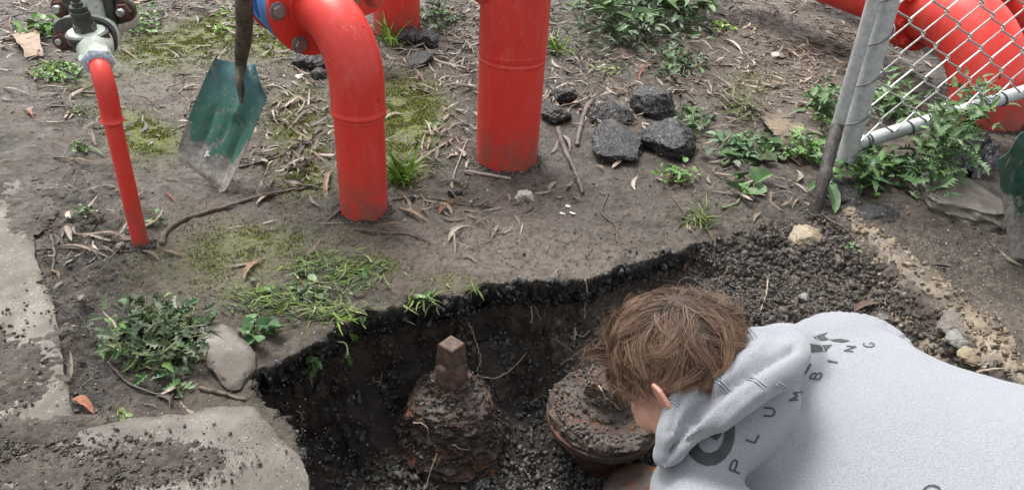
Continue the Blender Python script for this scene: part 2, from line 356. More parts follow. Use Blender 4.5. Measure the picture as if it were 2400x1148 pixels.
for i in range(len(op)):
    a, b = A_[i], B_[i]; ab = b-a; L = np.hypot(*ab); tt = np.clip(((XY-a)@ab)/(L*L), 0, 1); c = a+tt[:, None]*ab; d = np.hypot(*(XY-c).T)
    m = d < best; best = np.where(m, d, best); near[m] = c[m]; LW = np.where(m, ow[i]*(1-tt)+ow[(i+1) % len(op)]*tt, LW); PAR = np.where(m, cum+tt*L, PAR); cum += L
    cr = ((a[1] > Y) != (b[1] > Y)) & (X < (b[0]-a[0])*(Y-a[1])/(b[1]-a[1]+1e-12)+a[0]); inside ^= cr
sgn = np.where(inside, 1., -1.); T = best*sgn                       # >0 inside the hole
T = T + np.clip(1-best/.3, 0, 1)*(fbm(XY*16, 11, 5, .6)*.042+fbm(XY*5.5, 12, 3)*.022)
outw = near-XY; outw /= np.linalg.norm(outw, axis=1)[:, None]+1e-9; outw *= sgn[:, None]
# floor of the hole: depths read at several places, blended
ANC = [(720, 860, -.28), (640, 960, -.36), (700, 1100, -.50), (850, 1000, -.43), (850, 880, -.32), (1000, 850, -.32), (850, 1150, -.58), (1050, 1100, -.60), (1200, 880, -.36), (1120, 780, -.28), (1250, 1000, -.56), (1230, 1140, -.62), (1300, 800, -.30),
       (1400, 1140, -.60), (1400, 740, -.16), (1330, 700, -.14), (1370, 830, -.30), (1480, 670, -.10), (1600, 900, -.45), (1560, 640, -.08), (1700, 600, -.06), (1750, 700, -.13), (1900, 560, -.045), (1900, 700, -.12), (2050, 700, -.11), (2000, 850, -.2),
       (2100, 800, -.12), (2250, 900, -.14), (1850, 850, -.25), (2400, 1000, -.15), (2300, 1300, -.2), (1800, 1200, -.6), (1500, 1300, -.65)]
aw = np.array([P(a, b, z) for a, b, z in ANC]); num = den = 0
for p_ in aw: k_ = 1/((X-p_[0])**2+(Y-p_[1])**2+.0025)**1.7; num = num+k_*p_[2]; den = den+k_
ZF = num/den
base = fbm(XY*2.2, 3, 3)*.012+fbm(XY*9, 4, 3)*.005
base += .03*blob(20, 330, 130, 150)-.030*blob(200, 820, 70, 120)-.018*blob(190, 600, 70, 80)+.02*blob(1320, 560, 150, 40)-.012*blob(60, 1100, 200, 80)
base += .02*blob(2300, 520, 120, 60)+.05*blob(2270, 440, 110, 40)
base = np.where((PY > -200) | (np.abs(X) < 12), base, base*.5)
# profile across the edge
tl = np.clip(T, 0, None)
lipz = np.interp(tl, [0, .012, .03, .05, .075, .13, .26], [0, -.006, -.09, -.13, -.19, 0, 0])
wallf = np.interp(tl, [.06, .11, .17], [.2, .85, 1.0])
z_lip = np.where(tl < .06, lipz, ZF*wallf); z_lip = np.minimum(z_lip, 0)
o_lip = np.interp(tl, [0, .025, .04, .075, .12, .20, .36], [0, .018, .07, .125, .15, .10, 0])
z_sl = ZF*ss(0, .16, tl); o_sl = 0*tl
lw = ss(.15, .75, LW); Z = base*(1-ss(0, .1, tl)*.8)+lw*z_lip+(1-lw)*z_sl; off = lw*o_lip
GP = np.c_[X+outw[:, 0]*off, Y+outw[:, 1]*off, Z]
def gridnormals(g):
    g = g.reshape(NY, NX, 3); du = np.gradient(g, axis=1); dv = np.gradient(g, axis=0); n = np.cross(du, dv); n /= np.linalg.norm(n, axis=2)[..., None]+1e-12; return n.reshape(-1, 3)
NR = gridnormals(GP)
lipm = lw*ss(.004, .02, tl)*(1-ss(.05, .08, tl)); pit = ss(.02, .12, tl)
# colour zones
clumpy = np.clip(ss(.0, .05, tl)+blob(190, 850, 110, 160)+blob(230, 640, 100, 130)+.8*blob(200, 520, 60, 120)+.9*blob(2250, 600, 220, 110)+.9*blob(1450, 190, 350, 90)+.7*blob(1150, 100, 220, 80)+.7*blob(1620, 520, 120, 60)+.9*blob(80, 1010, 160, 60)+.5*blob(1800, 480, 150, 50)+.8*blob(700, 330, 120, 120), 0, 1)
nearz = np.exp(-np.clip(Y-3.4, 0, 9)/3)
w1, w2, wid = worley(XY*38+fbm(XY*8, 5, 2)[:, None]*.8, 2); w1b, _, _ = worley(XY*80, 6)
mic = fbm(XY*30, 21, 5, .62); mic2 = fbm(XY*95, 31, 3)
P3 = GP*1.0; w3 = fbm(P3*22, 41, 5, .65); w4 = fbm(P3*70, 44, 3)
disp = (mic*.0125+mic2*.0042)*(.65+.8*clumpy)+clumpy*(.5-w1)*.011*(.5+wid)+(.5-w1b)*.004*clumpy-.004*np.clip(1-np.abs(fbm(XY*6, 131, 3))*14, 0, 1)*(1-pit)
disp = disp*(1-pit)+pit*(w3*.032+w4*.012+(.5-w1)*.012)+lipm*(w3*.03+w4*.014)
GP = GP+NR*(disp*nearz)[:, None]
NR = gridnormals(GP)
ix = np.arange(NX*NY).reshape(NY, NX); Q = np.stack([ix[:-1, :-1], ix[:-1, 1:], ix[1:, 1:], ix[1:, :-1]], -1).reshape(-1, 4)

def smear(*bl): return np.clip(sum(bl), 0, 1)
moss_m = smear(blob(420, 110, 170, 50, -8), blob(560, 60, 90, 30), blob(310, 290, 90, 26, 20), blob(350, 330, 80, 40), .9*blob(960, 320, 70, 90), .9*blob(960, 240, 80, 60), blob(650, 110, 60, 30), .8*blob(700, 300, 70, 110), .7*blob(720, 420, 60, 40), .5*blob(620, 560, 170, 40), .45*blob(520, 620, 200, 70), .4*blob(1780, 190, 60, 30), .5*blob(890, 620, 60, 20), .5*blob(200, 210, 40, 20), .4*blob(1050, 660, 70, 18), .4*blob(900, 340, 30, 60))*(1-pit)
pale_m = smear(blob(1300, 600, 260, 60), .9*blob(1130, 590, 260, 55), .9*blob(500, 560, 330, 90), .6*blob(560, 680, 200, 60), .7*blob(1850, 90, 120, 140, -20), .6*blob(1850, 250, 160, 80), .8*blob(1080, 430, 200, 60), .6*blob(420, 210, 200, 60), .6*blob(100, 240, 90, 60), .8*blob(1350, 740, 90, 60)*1.0, .5*blob(1950, 620, 250, 120), .8*blob(2250, 330, 100, 40), .6*blob(2350, 760, 200, 60), .8*blob(1300, 500, 200, 50))
wet_m = smear(blob(200, 850, 120, 200), blob(220, 600, 80, 150), .8*blob(1150, 350, 200, 120), blob(1850, 470, 130, 60), .8*blob(2330, 480, 200, 90), .5*blob(700, 480, 150, 60), .7*blob(1750, 340, 90, 60))
grit_m = smear(blob(1900, 90, 110, 130, -25), blob(1800, 40, 90, 80), .7*blob(1180, 60, 130, 80), .8*blob(2100, 180, 100, 80), .6*blob(2150, 560, 200, 60, 25), .5*blob(2300, 700, 150, 80, 40), .4*blob(700, 60, 80, 60))
def setattr_(o, name, a):
    at = o.data.attributes.new(name, 'FLOAT', 'POINT'); at.data.foreach_set('value', np.asarray(a, np.float32))
# ground material
t = NT('trampled_mud'); n1 = t.noise(1.7, 6, .6); n2 = t.noise(11, 7, .66, dist=.4); n3 = t.noise(70, 5, .7)
nd = t.noise(42, 9, .75); c = t.mix(t.ramp(n2, .36, .64), (.042, .033, .025), (.112, .090, .069))
c = t.mix(t.ramp(n1, .45, .6, 0, .4), c, (.066, .051, .038))
pl = t.math('MULTIPLY', t.attr('pale'), t.ramp(n2, .30, .60, .45, 1)); c = t.mix(pl, c, t.mix(t.ramp(n3, .4, .6), (.120, .096, .077), (.165, .136, .110)))
c = t.mix(t.math('MULTIPLY', t.attr('wet'), t.ramp(n2, .35, .6, 1, .45)), c, (.032, .026, .022))
c = t.mix(t.math('MULTIPLY', t.attr('moss'), t.ramp(t.noise(20, 6, .7), .36, .50)), c, t.mix(t.ramp(n3, .4, .6), (.060, .078, .006), (.14, .165, .012)))
vc = t.voro(105, 'Color'); sp = t.n('ShaderNodeSeparateColor'); t.l(vc, sp.inputs[0]); vd = t.voro(105)
g1 = t.math('MULTIPLY', t.ramp(sp.outputs[0], .965, .975), t.ramp(vd, .30, .38, 1, 0)); c = t.mix(g1, c, t.mix(sp.outputs[1], (.14, .12, .10), (.42, .38, .33)))
g2 = t.math('MULTIPLY', t.math('MULTIPLY', t.attr('grit'), t.ramp(sp.outputs[1], .45, .55)), t.ramp(vd, .30, .38, 1, 0)); c = t.mix(g2, c, t.mix(sp.outputs[2], (.14, .125, .105), (.42, .38, .32)))
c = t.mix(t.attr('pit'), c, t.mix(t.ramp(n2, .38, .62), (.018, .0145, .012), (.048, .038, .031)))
c = t.mix(t.math('MULTIPLY', t.attr('shelf'), t.ramp(n2, .33, .6, .4, 1)), c, t.mix(t.ramp(n3, .4, .6), (.065, .052, .042), (.115, .095, .076)))
c = t.mix(t.ramp(nd, .38, .50, .7, 0), c, (.016, .013, .011)); c = t.mix(t.ramp(nd, .56, .68, 0, .35), c, t.mix(.5, c, (.20, .175, .15))); c = t.mix(t.attr('tar'), c, (.013, .013, .014))
rg = t.ramp(t.noise(9, 5, .6), .38, .62, .34, .78)
nb = t.bump(n3, .9, .009); nb = t.bump(t.noise(190, 5, .7), .8, .004, nb); nb = t.bump(t.noise(30, 6, .7), .8, .018, nb)
M['mud'] = t.done(c, rg, nb, spec=.45)
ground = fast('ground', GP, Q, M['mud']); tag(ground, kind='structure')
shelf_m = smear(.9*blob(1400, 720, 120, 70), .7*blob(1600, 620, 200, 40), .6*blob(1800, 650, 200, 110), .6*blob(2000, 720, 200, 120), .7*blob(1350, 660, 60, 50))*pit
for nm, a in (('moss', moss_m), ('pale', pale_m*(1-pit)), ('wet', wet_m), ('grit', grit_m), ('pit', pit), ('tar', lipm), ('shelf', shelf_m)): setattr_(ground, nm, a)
BV = BVHTree.FromPolygons(GP.tolist(), Q.tolist())
def hit(px, py):
    """the point of the ground seen at a pixel of the photograph"""
    d = nrm(P(px, py)-CP); r = BV.ray_cast(Vector(CP), Vector(d)); return np.array(r[0]) if r[0] is not None else P(px, py)
def hitn(px, py):
    d = nrm(P(px, py)-CP); r = BV.ray_cast(Vector(CP), Vector(d)); return np.array(r[0]), np.array(r[1])
def gz(x, y):
    r = BV.ray_cast(Vector((x, y, .6)), Vector((0, 0, -1))); return r[0][2] if r[0] is not None else 0.
seen = (PX > -60) & (PX < 2460) & (PY > -60) & (PY < 1210)
def pick(weight, n):
    w_ = weight*AREA*seen; w_ = w_/w_.sum(); i = RNG.choice(len(w_), n, p=w_); j = RNG.uniform(-.5, .5, (n, 2))
    p = GP[i].copy(); p[:, :2] += j*np.c_[CX[i], CY[i]]; return p, NR[i]
ROCKS = [hullv(50+k, 9, (1, RNG.uniform(.55, .9), RNG.uniform(.35, .7)), .2) for k in range(18)]
ROUND = CRUMB = [hullv(300+k, 10, (1, RNG.uniform(.5, .9), RNG.uniform(.3, .7)), .5) for k in range(16)]
rub_ = pit*(1-ss(.2, .6, lw))*(1-pit*ss(-.17, -.27, GP[:, 2])); deep = pit*ss(-.12, -.21, GP[:, 2]); facing = np.clip(NR[:, 2], 0, 1)
def lay(name, mat, weight, n, smin, smax, tmpl, tilt=.6, sink=.2, power=2.2, along=True, smooth=False, kind='stuff'):
    p, nr = pick(weight, n); s = smin+(smax-smin)*RNG.random(n)**power
    R = randrot(n, tilt);
    if along: R = align_rot(R, nr)
    p = p+nr*(s*(.5-sink))[:, None]*.6
    return tag(scatter(name, tmpl, p, s, R, mat, smooth), kind=kind)
gr = lay('gravel', M['gravel'], deep*facing**1.3*(.35+ss(-.4, .3, fbm(XY*7, 61, 2))), 19000, .004, .025, ROCKS, .8, .3, 2.6)
lay('wall_soil_crumbs', M['clod'], pit*(1-deep)*(.4+lw)*(1+1.5*(1-facing))+.06*deep, 15000, .003, .020, CRUMB, 3, .45, 3)
lay('wall_soil_lumps', M['clod'], pit*(.15+lw)*(1.3-facing), 900, .014, .040, CRUMB, 3, .6, 2)
lay('trench_lumps', M['clod'], rub_, 260, .018, .045, CRUMB+ROCKS, 1, .55, 2)
rub = pit*(1-ss(.2, .6, lw))*(1-deep)
lay('trench_rubble', M['clod'], rub*(.3+ss(-.3, .3, fbm(XY*6, 63, 3))), 12000, .003, .023, ROCKS+CRUMB, .9, .5, 3.5)
lay('mud_clods', M['clod'], np.clip(clumpy+.06, 0, 1)*(1-pit)*(1-.8*moss_m)*(1-.6*grit_m)*(.15+ss(-.2, .4, fbm(XY*5, 65, 3))), 15000, .002, .016, CRUMB, 3, .5, 3.5)
lay('mud_crumbs', M['clod2'], (pale_m+.2)*(1-pit)*(.2+ss(-.3, .3, fbm(XY*9, 67, 3))), 24000, .0015, .0085, CRUMB, 3, .4, 3)
lay('pale_grit', M['grit'], (grit_m+.02)*(1-pit)+.1*rub, 5200, .002, .009, ROCKS, .8, .3, 2.5)
lay('black_lip_crumbs', M['tar'], lipm+.1*blob(1480, 600, 100, 30)*(1-pit), 3000, .003, .015, CRUMB, 3, .4, 2)
lay('lip_asphalt_fragments', M['tar'], lipm, 800, .012, .040, CRUMB+ROCKS, 1.2, .55, 1.6)
# moss tufts: tiny upright scales
tv = np.array([[-.5, 0, 0], [.5, 0, 0], [0, .25, 1.1]]); tf = np.array([[0, 1, 2]])
mp, mn = pick(moss_m**1.3*ss(-.2, .1, fbm(XY*16, 71, 3)), 42000)
tag(scatter('moss', [(tv, tf)], mp, RNG.uniform(.003, .008, len(mp)), align_rot(randrot(len(mp), .7), mn), M['moss']), kind='stuff')

# ---------------------------------------------------------------- concrete slabs
def slab(name, pts, ztop, thick, mat, seed, step=.022, jag=.007, rough=.003, kind='structure', tilt=None, drop=None, xyz=None):
    w = np.array([P(a, b, ztop)[:2] for a, b in pts]) if xyz is None else np.array(xyz)
    n = len(w); E = []
    for i in range(n):
        a, b = w[i], w[(i+1) % n]; k = max(2, int(np.hypot(*(b-a))/step)); E += [a+(b-a)*j/k for j in range(k)]
    E = np.array(E); c = E.mean(0); E = E+np.c_[fbm(E*9, seed, 4), fbm(E*9+40, seed, 4)]*jag*2.2
    # interior points
    x0, y0 = E.min(0); x1, y1 = E.max(0); gxx, gyy = np.meshgrid(np.arange(x0, x1, step), np.arange(y0, y1, step)); I = np.c_[gxx.ravel(), gyy.ravel()]; I += RNG.uniform(-.3, .3, I.shape)*step
    ins = np.zeros(len(I), bool); dm = np.full(len(I), 9.)
    for i in range(len(E)):
        a, b = E[i], E[(i+1) % len(E)]; ins ^= ((a[1] > I[:, 1]) != (b[1] > I[:, 1])) & (I[:, 0] < (b[0]-a[0])*(I[:, 1]-a[1])/(b[1]-a[1]+1e-12)+a[0]); dm = np.minimum(dm, np.hypot(*(I-a).T))
    I = I[ins & (dm > step*.6)]; ne = len(E)
    V, _, Fc, *_ = geometry.delaunay_2d_cdt([Vector(p) for p in np.vstack([E, I])], [], [list(range(ne))], 1, 1e-5)
    V = np.array([v[:] for v in V]); Fc = [list(f) for f in Fc]
    zt = ztop+fbm(V*6, seed+1, 3)*rough*1.5+fbm(V*40, seed+2, 3)*rough
    zt[:ne] -= .006+.006*np.abs(fbm(V[:ne]*25, seed+3, 2))
    top = np.c_[V, zt]
    if len(V) < ne: raise RuntimeError('slab')
    rings = []; nrmz = E-np.roll(E, 1, 0); onrm = np.c_[nrmz[:, 1], -nrmz[:, 0]]; area = np.sum(E[:, 0]*np.roll(E[:, 1], -1)-np.roll(E[:, 0], -1)*E[:, 1]); onrm *= np.sign(area); onrm /= np.linalg.norm(onrm, axis=1)[:, None]+1e-9
    for k, h in enumerate((.2, .5, .8, 1.0)):
        d = .004+fbm(np.c_[E*30, np.full(ne, k*1.7)], seed+5, 3)*.012-.01*h; rings.append(np.c_[E+onrm*d[:, None], np.full(ne, ztop-thick*h)])
    g = G(); allv = np.vstack([top]+rings); off = len(top); rn = [list(range(ne))]+[list(range(off+k*ne, off+(k+1)*ne)) for k in range(4)]
    F2 = list(Fc)
    for a, b in zip(rn[:-1], rn[1:]):
        for j in range(ne):
            j2 = (j+1) % ne; F2.append([a[j], b[j], b[j2], a[j2]] if area > 0 else [a[j], a[j2], b[j2], b[j]])
    F2.append(rn[-1][::-1] if area > 0 else rn[-1])
    if tilt is not None:
        cc = np.r_[c, ztop]; allv = (allv-cc)@euler(*tilt).T+cc+(drop if drop is not None else 0)
    g.add(allv, F2); o = g.obj(name, mat, None, True)
    return tag(o, kind=kind) if kind else o
slab('concrete_path', [(-260, 280), (40, 330), (55, 480), (100, 650), (130, 740), (150, 860), (166, 972), (0, 1062), (-260, 1200), (-700, 1300), (-700, 500)], .016, .10, M['conc_moss'], 3, jag=.006)
slab('concrete_slab', [(-120, 1150), (0, 1068), (170, 1003), (300, 978), (430, 966), (520, 945), (600, 946), (622, 968), (650, 1000), (672, 1035), (700, 1062), (716, 1110), (722, 1160), (745, 1300), (700, 1500), (-300, 1500)], .028, .12, M['conc'], 5)
o = slab('concrete_chunk', [(462, 768), (500, 752), (560, 775), (600, 818), (598, 848), (556, 893), (536, 896), (500, 858), (478, 832)], .035, .065, M['conc'], 8, step=.015, jag=.0025, kind=None, tilt=(.05, .10, 0))
tag(o, 'broken wedge of grey concrete lying at the left lip of the hole above the slab', 'concrete chunk'); recentre(o, P(540, 830, 0))
# mud crumbs lying on the slabs
def on_slab(name, blobs, z, n, s0, s1, mat):
    w = np.zeros(len(X))
    for b in blobs: w += blob(*b)
    i = RNG.choice(len(X), n, p=w*AREA/np.sum(w*AREA)); p = np.c_[X[i], Y[i], np.full(n, z)]; s = s0+(s1-s0)*RNG.random(n)**3; p[:, 2] += s*.35
    tag(scatter(name, ROUND, p, s, randrot(n, 3), mat), kind='stuff')
on_slab('mud_on_path', [(20, 870, 70, 90), (0, 900, 110, 50), (130, 700, 14, 50), (110, 600, 14, 70)], .016, 900, .002, .014, M['clod'])
on_slab('mud_on_slab', [(120, 1120, 220, 60), (330, 1115, 190, 50), (100, 1070, 140, 25)], .030, 2600, .002, .013, M['clod'])
on_slab('mud_film_on_slab', [(500, 1060, 200, 60), (350, 1080, 180, 60)], .028, 1800, .0015, .005, M['clod2'])
# sheets of trodden mud over the slabs (real relief: they rise through the slab top where thick)
def mudsheet(name, blobs, z, seed, thr=.45, amp=.020):
    w = np.zeros(len(X))
    for b in blobs: w = np.maximum(w, blob(*b))
    h = (w+fbm(XY*9, seed, 5, .6)*.55-thr)*amp+((.5-w1)*.013+(.5-w1b)*.005)*ss(.1, .4, w)
    m = (h.reshape(NY, NX) > -.004); fm = (m[:-1, :-1] | m[:-1, 1:] | m[1:, 1:] | m[1:, :-1]).ravel() & (w.reshape(NY, NX)[:-1, :-1].ravel() > .05)
    q_ = Q[fm]; u, inv = np.unique(q_, return_inverse=True); v = np.c_[X[u], Y[u], z+np.clip(h[u], -.006, .03)+mic[u]*.003*(h[u] > 0)]
    o = fast(name, v, inv.reshape(-1, 4), M['mud'])
    for nm in ('moss', 'pale', 'wet', 'grit', 'pit', 'tar', 'shelf'): setattr_(o, nm, np.full(len(v), .45 if nm == 'wet' else .25 if nm == 'pale' else 0.))
    return tag(o, kind='stuff')
mudsheet('mud_layer_on_path', [(10, 870, 110, 100), (60, 500, 50, 60), (-40, 400, 120, 90), (150, 1000, 60, 20)], .016, 81)
mudsheet('mud_layer_on_slab', [(120, 1120, 260, 90), (340, 1110, 190, 60), (80, 1040, 160, 30)], .028, 85, .5)
# crumbling broken edge of old paving on the right of the trench
pa = np.array([P(a, b, -.015) for a, b in [(1978, 500), (2010, 545), (2060, 585), (2120, 640), (2180, 690), (2235, 735), (2290, 800), (2380, 880), (2480, 950)]])
pth = spline(pa, 260); tg = np.gradient(pth, axis=0); tg /= np.linalg.norm(tg, axis=1)[:, None]; sd = np.c_[tg[:, 1], -tg[:, 0], 0*tg[:, 0]]; sd *= -np.sign(sd[:, :1].mean()) if sd[:, 0].mean() > 0 else 1
wd = (.032+.05*np.sin(np.linspace(.3, 3.0, 260))+.03*fbm(pth[:, :2]*7, 88, 3))[:, None]; V = []
prof = [(-.9, .030), (-.5, .034), (-.1, .028), (.3, .008), (.6, -.018), (.9, -.045), (1.2, -.075), (1.5, -.12)]
for (a, h) in prof: V.append(pth+sd*wd*a*1.2+np.array([0, 0, h]))
V = np.stack(V, 1).reshape(-1, 3); k = len(prof); V = V+(fbm(V*12, 91, 5, .65)*.034)[:, None]*np.array([.8, .8, 1])+(fbm(V*50, 95, 4, .7)*.02)[:, None]
qi = np.arange(260*k).reshape(260, k); qq = np.stack([qi[:-1, :-1], qi[:-1, 1:], qi[1:, 1:], qi[1:, :-1]], -1).reshape(-1, 4)
o = fast('broken_paving_edge', V, qq, M['tan']); tag(o, kind='structure')
M['tanrub'] = m_stone('tan_crumbled_mortar', [(0, (.08, .06, .042)), (.5, (.15, .115, .078)), (.85, (.22, .175, .12)), (1, (.33, .28, .21))], (.5, .9), (.06, .047, .036))
vi = RNG.integers(0, len(V), 2600); tag(scatter('crumbled_mortar', ROCKS+CRUMB, V[vi]+RNG.normal(0, .012, (2600, 3))*np.array([1, 1, .2]), .003+.022*RNG.random(2600)**4, randrot(2600, 2), M['tanrub']), kind='stuff')
# ---------------------------------------------------------------- pipes and valves
def onv(px, py, y):
    d = F*fw + RV*(px-1200) + UV*(574-py); return CP + d*(y/d[1])
def pipe(g, path, r, rings=(), n=48, cap=True, step=None):
    path = np.asarray(path, float); s = np.r_[0, np.cumsum(np.linalg.norm(np.diff(path, axis=0), axis=1))]
    rr = np.full(len(path), r)
    for p0, amp, wd in rings: rr = rr+amp*np.exp(-((s-p0)/wd)**2)
    if step: rr = rr+np.where(s > step[0], step[1], 0.)
    return tube(g, path, rr, n, cap)
def line(a, b, n): return [np.asarray(a)+(np.asarray(b)-np.asarray(a))*t for t in np.linspace(0, 1, n)]
def elbow(b, z0, phi, Rb, n=26, th=math.pi/2):
    Hd = np.array([math.cos(phi), math.sin(phi), 0]); b = np.asarray(b)
    return [b+[0, 0, z0]+Hd*Rb*(1-math.cos(a))+np.array([0, 0, 1.])*Rb*math.sin(a) for a in np.linspace(0, th, n)], Hd
def hexbolt(c, ax, r, h, xr=None, washer=True, rot=0.):
    g = G(); ax = nrm(ax)
    if washer: lathe(g, [(r*1.28, 0), (r*1.3, h*.12), (r*1.2, h*.2)], c, ax, 20)
    lathe(g, [(r*1.02, h*.2), (r, h*.88), (r*.86, h)], np.asarray(c), ax, 6, rot); return g
def hexprism(g, c, ax, r, h, rot=0., xr=None, n=6, ch=.08):
    return lathe(g, [(r*(1-ch), 0), (r, h*.12), (r, h*.88), (r*(1-ch), h)], c, ax, n, rot, xr=xr)

# big riser with side branch
b = P(1187, 372); T_ = Th('riser_pipe', 'thickest upright red pipe with a weld seam, standing on the mud in the middle', 'pipe', b)
top = above(b, 1212, -60); ax = nrm(top-b)
pth_ = np.concatenate([line(b-ax*.08, b+ax*.40, 14), line(b+ax*.41, b+ax*.66, 60), line(b+ax*.68, b+ax*1.35, 14)])
g = G(); pipe(g, pth_, .153, [(.08+.515, .0035, .006), (.08+.552, .0015, .004)], 64, step=(.08+.535, .003)); T_.part('pipe', g, M['red'])
g = G(); bc = above(b, 1209, -62); e1 = bc+np.array([-.62, .06, .0]); pipe(g, line(bc, e1, 30), .118, [(.11, .035, .055)], 40); T_.part('branch', g, M['red'])
g = G(); disc(g, e1+np.array([0.02, 0, 0]), (-1, .09, 0), .20, .04); T_.part('flange', g, M['red'])
# front elbow
b = P(854, 494); T_ = Th('elbow_pipe', 'red pipe bending over to a bolted flange at its top, grass tuft at its foot', 'pipe', b)
el, Hd = elbow(b, .57, math.radians(135), .235)
pth_ = np.concatenate([line(b-[0, 0, .08], b+[0, 0, .40], 12), line(b+[0, 0, .405], b+[0, 0, .56], 50), el, line(el[-1]+Hd*.01, el[-1]+Hd*.05, 3)])
g = G(); pipe(g, pth_, .1005, [(.08+.462, .004, .011), (.08+.44, .0025, .004)], 56, step=(.08+.455, .0065)); pobj = T_.part('pipe', g, M['red'])
fc = el[-1]+Hd*.035; g = G(); disc(g, fc, Hd, .196, .030, 56); lathe(g, [(.112, -.012), (.122, 0), (.122, .002)], fc, Hd, 40); T_.part('flange', g, M['red'])
side = nrm(np.cross(Hd, (0, 0, 1.)))
a0 = min(np.linspace(0, 2*math.pi, 720), key=lambda a: math.hypot(*(np.array(pix(fc+.162*(side*math.cos(a)+np.array([0, 0, 1.])*math.sin(a))))-(706, 96))))
for k in range(6):
    a = a0+math.radians(60*k); c_ = fc+.162*(side*math.cos(a)+np.array([0, 0, 1.])*math.sin(a))
    T_.part('bolt', hexbolt(c_, -Hd, .027, .022, rot=.3*k), M['bolt'], False)
FC, FH = fc, Hd
# blue wafer flange and its neighbour beyond
c0 = fc+Hd*.031; T_ = Th('blue_flange', 'bright blue bolted pipe coupling clamped behind the shovel handle', 'pipe coupling', c0-[0, 0, .17])
g = G(); disc(g, c0, Hd, .186, .055, 56); T_.part('flange_ring', g, M['blue'])
g = G(); disc(g, c0+Hd*.058, Hd, .182, .040, 56); T_.part('flange_ring', g, M['blue'])
c1 = c0+Hd*.098; g = G(); v_, f_ = ICO[3]; lathe(g, [(.128, 0), (.132, .01), (.128, .07), (.12, .075)], c1, Hd, 48); o_ = T_.part('valve_body', g, M['blue'])
g = G(); disc(g, c1+Hd*.075, Hd, .165, .03, 56); T_.part('flange_ring', g, M['blue'])
for k in range(8):
    a = math.radians(22.5+45*k); c_ = c1+.155*(side*math.cos(a)+np.array([0, 0, 1.])*math.sin(a))
    T_.part('bolt', hexbolt(c_, Hd, .021, .028, rot=.2*k), M['bolt_zinc'], False)
c2 = c1+Hd*.107; b2 = c2.copy(); b2[2] = 0
T_ = Th('flanged_pipe', 'red flanged pipe partly hidden behind the shovel handle and blue coupling', 'pipe', b2)
g = G(); disc(g, c2, Hd, .170, .03, 56); T_.part('flange', g, M['red'])
rb = .26; up = [c2+Hd*.03+Hd*rb*math.sin(a)+np.array([0, 0, -1.])*rb*(1-math.cos(a)) for a in np.linspace(0, math.pi/2, 22)]
g = G(); pipe(g, np.concatenate([line(c2, c2+Hd*.025, 3), up, line(up[-1]-[0, 0, .02], [up[-1][0], up[-1][1], -.08], 12)]), .1, (), 40)
# the far riser stands behind the thin line of parts above
b = P(930, 76); T_2 = Th('back_riser_pipe', 'upright red pipe farthest back, dark rubble and weeds around its foot', 'pipe', b)
gg = G(); pipe(gg, line(b-[0, 0, .08], b+[0, 0, 1.3], 20), .165, (), 48); T_2.part('pipe', gg, M['red'])
fcc = onv(826, -55, 4.55); g2 = G(); disc(g2, fcc, (.35, -.94, 0), .235, .04, 56); T_2.part('flange', g2, M['red'])
# thin riser
b = P(330, 574); T_ = Th('thin_riser_pipe', 'thinnest red pipe leaning up from the mud to the pale green valve', 'pipe', b)
tp = np.array([-1.422, 2.348, .535]); tp2 = onv(250, 215, 2.352); tp3 = onv(240, 178, 2.372); tp4 = onv(231, 150, 2.41); tp5 = onv(224, 128, 2.45)
el = spline([tp, tp2, tp3, tp4, tp5], 40)
pth_ = np.concatenate([line(b-[0, 0, .05], tp-(tp-b)*.12, 12), line(tp-(tp-b)*.115, tp-(tp-b)*.005, 24), el]); L_ = .05+np.linalg.norm(tp-b)
g = G(); pipe(g, pth_, .0295, [(L_-.012, .006, .010)], 32, step=(L_-.012, .0045)); T_.part('pipe', g, M['red'])
# small gate valve on top of it
A = nrm(tp5-tp4); T_ = Th('gate_valve', 'small pale green and grey gate valve with dark stem nuts at upper left', 'valve', (tp5[0], tp5[1]+.1, tp5[2]-.12))
g = G(); lathe(g, [(.036, -.006), (.046, .0), (.050, .012), (.044, .02)], tp4-A*.004, A, 32); tv_, _ = ICO[1]; T_.part('thread_tape', g, M['tape'])
g = G(); hexprism(g, tp4+A*.004, A, .056, .035, .2); T_.part('hex_end', g, M['valve'], False)
D = onv(205, 82, 2.50); Dn = nrm(np.array([-.02, -.10, 1]))
g = G(); tube(g, spline([tp4+A*.03, tp4+A*.07+[0, 0, .005], (D+tp5)/2+[0, .03, -.015], D-[0, -.02, .035], D+[0, .05, -.04]], 20), [.050]*4+[.054]*8+[.060]*8, 28); T_.part('valve_body', g, M['valve'])
g = G(); lathe(g, [(.052, -.045), (.060, -.018), (.064, -.016)], D, Dn, 36); T_.part('bonnet_neck', g, M['valve_dark'])
g = G(); lathe(g, [(.064, -.022), (.068, -.019), (.068, -.008), (.065, -.007), (.065, -.004), (.069, -.003), (.069, .008), (.064, .012)], D, Dn, 48); T_.part('bonnet_flange', g, M['valve_dark'])
g = G(); lathe(g, [(.060, .010), (.060, .0145), (.05, .0155)], D, Dn, 48); T_.part('bonnet_cover', g, M['valve'])
g = G(); hexprism(g, D+Dn*.013, Dn, .037, .024, .1); T_.part('gland_nut', g, M['valve_dark'], False)
g = G(); lathe(g, [(.033, .036), (.034, .039), (.031, .040), (.031, .082), (.028, .085)], D, Dn, 32); T_.part('packing_gland', g, M['valve_dark'])
g = G(); hexprism(g, D+Dn*.085, Dn, .031, .018, .5); T_.part('stem_nut', g, M['valve_dark'], False)
g = G(); lathe(g, [(.018, .10), (.018, .115), (.014, .117), (.014, .26)], D, Dn, 20); T_.part('stem', g, M['valve_dark'])
FL = onv(197, 84, 2.575); lx = np.array([1., .06, 0]); lz = np.array([0, .12, 1.]); fy = nrm(np.cross(lz, lx))*1.0
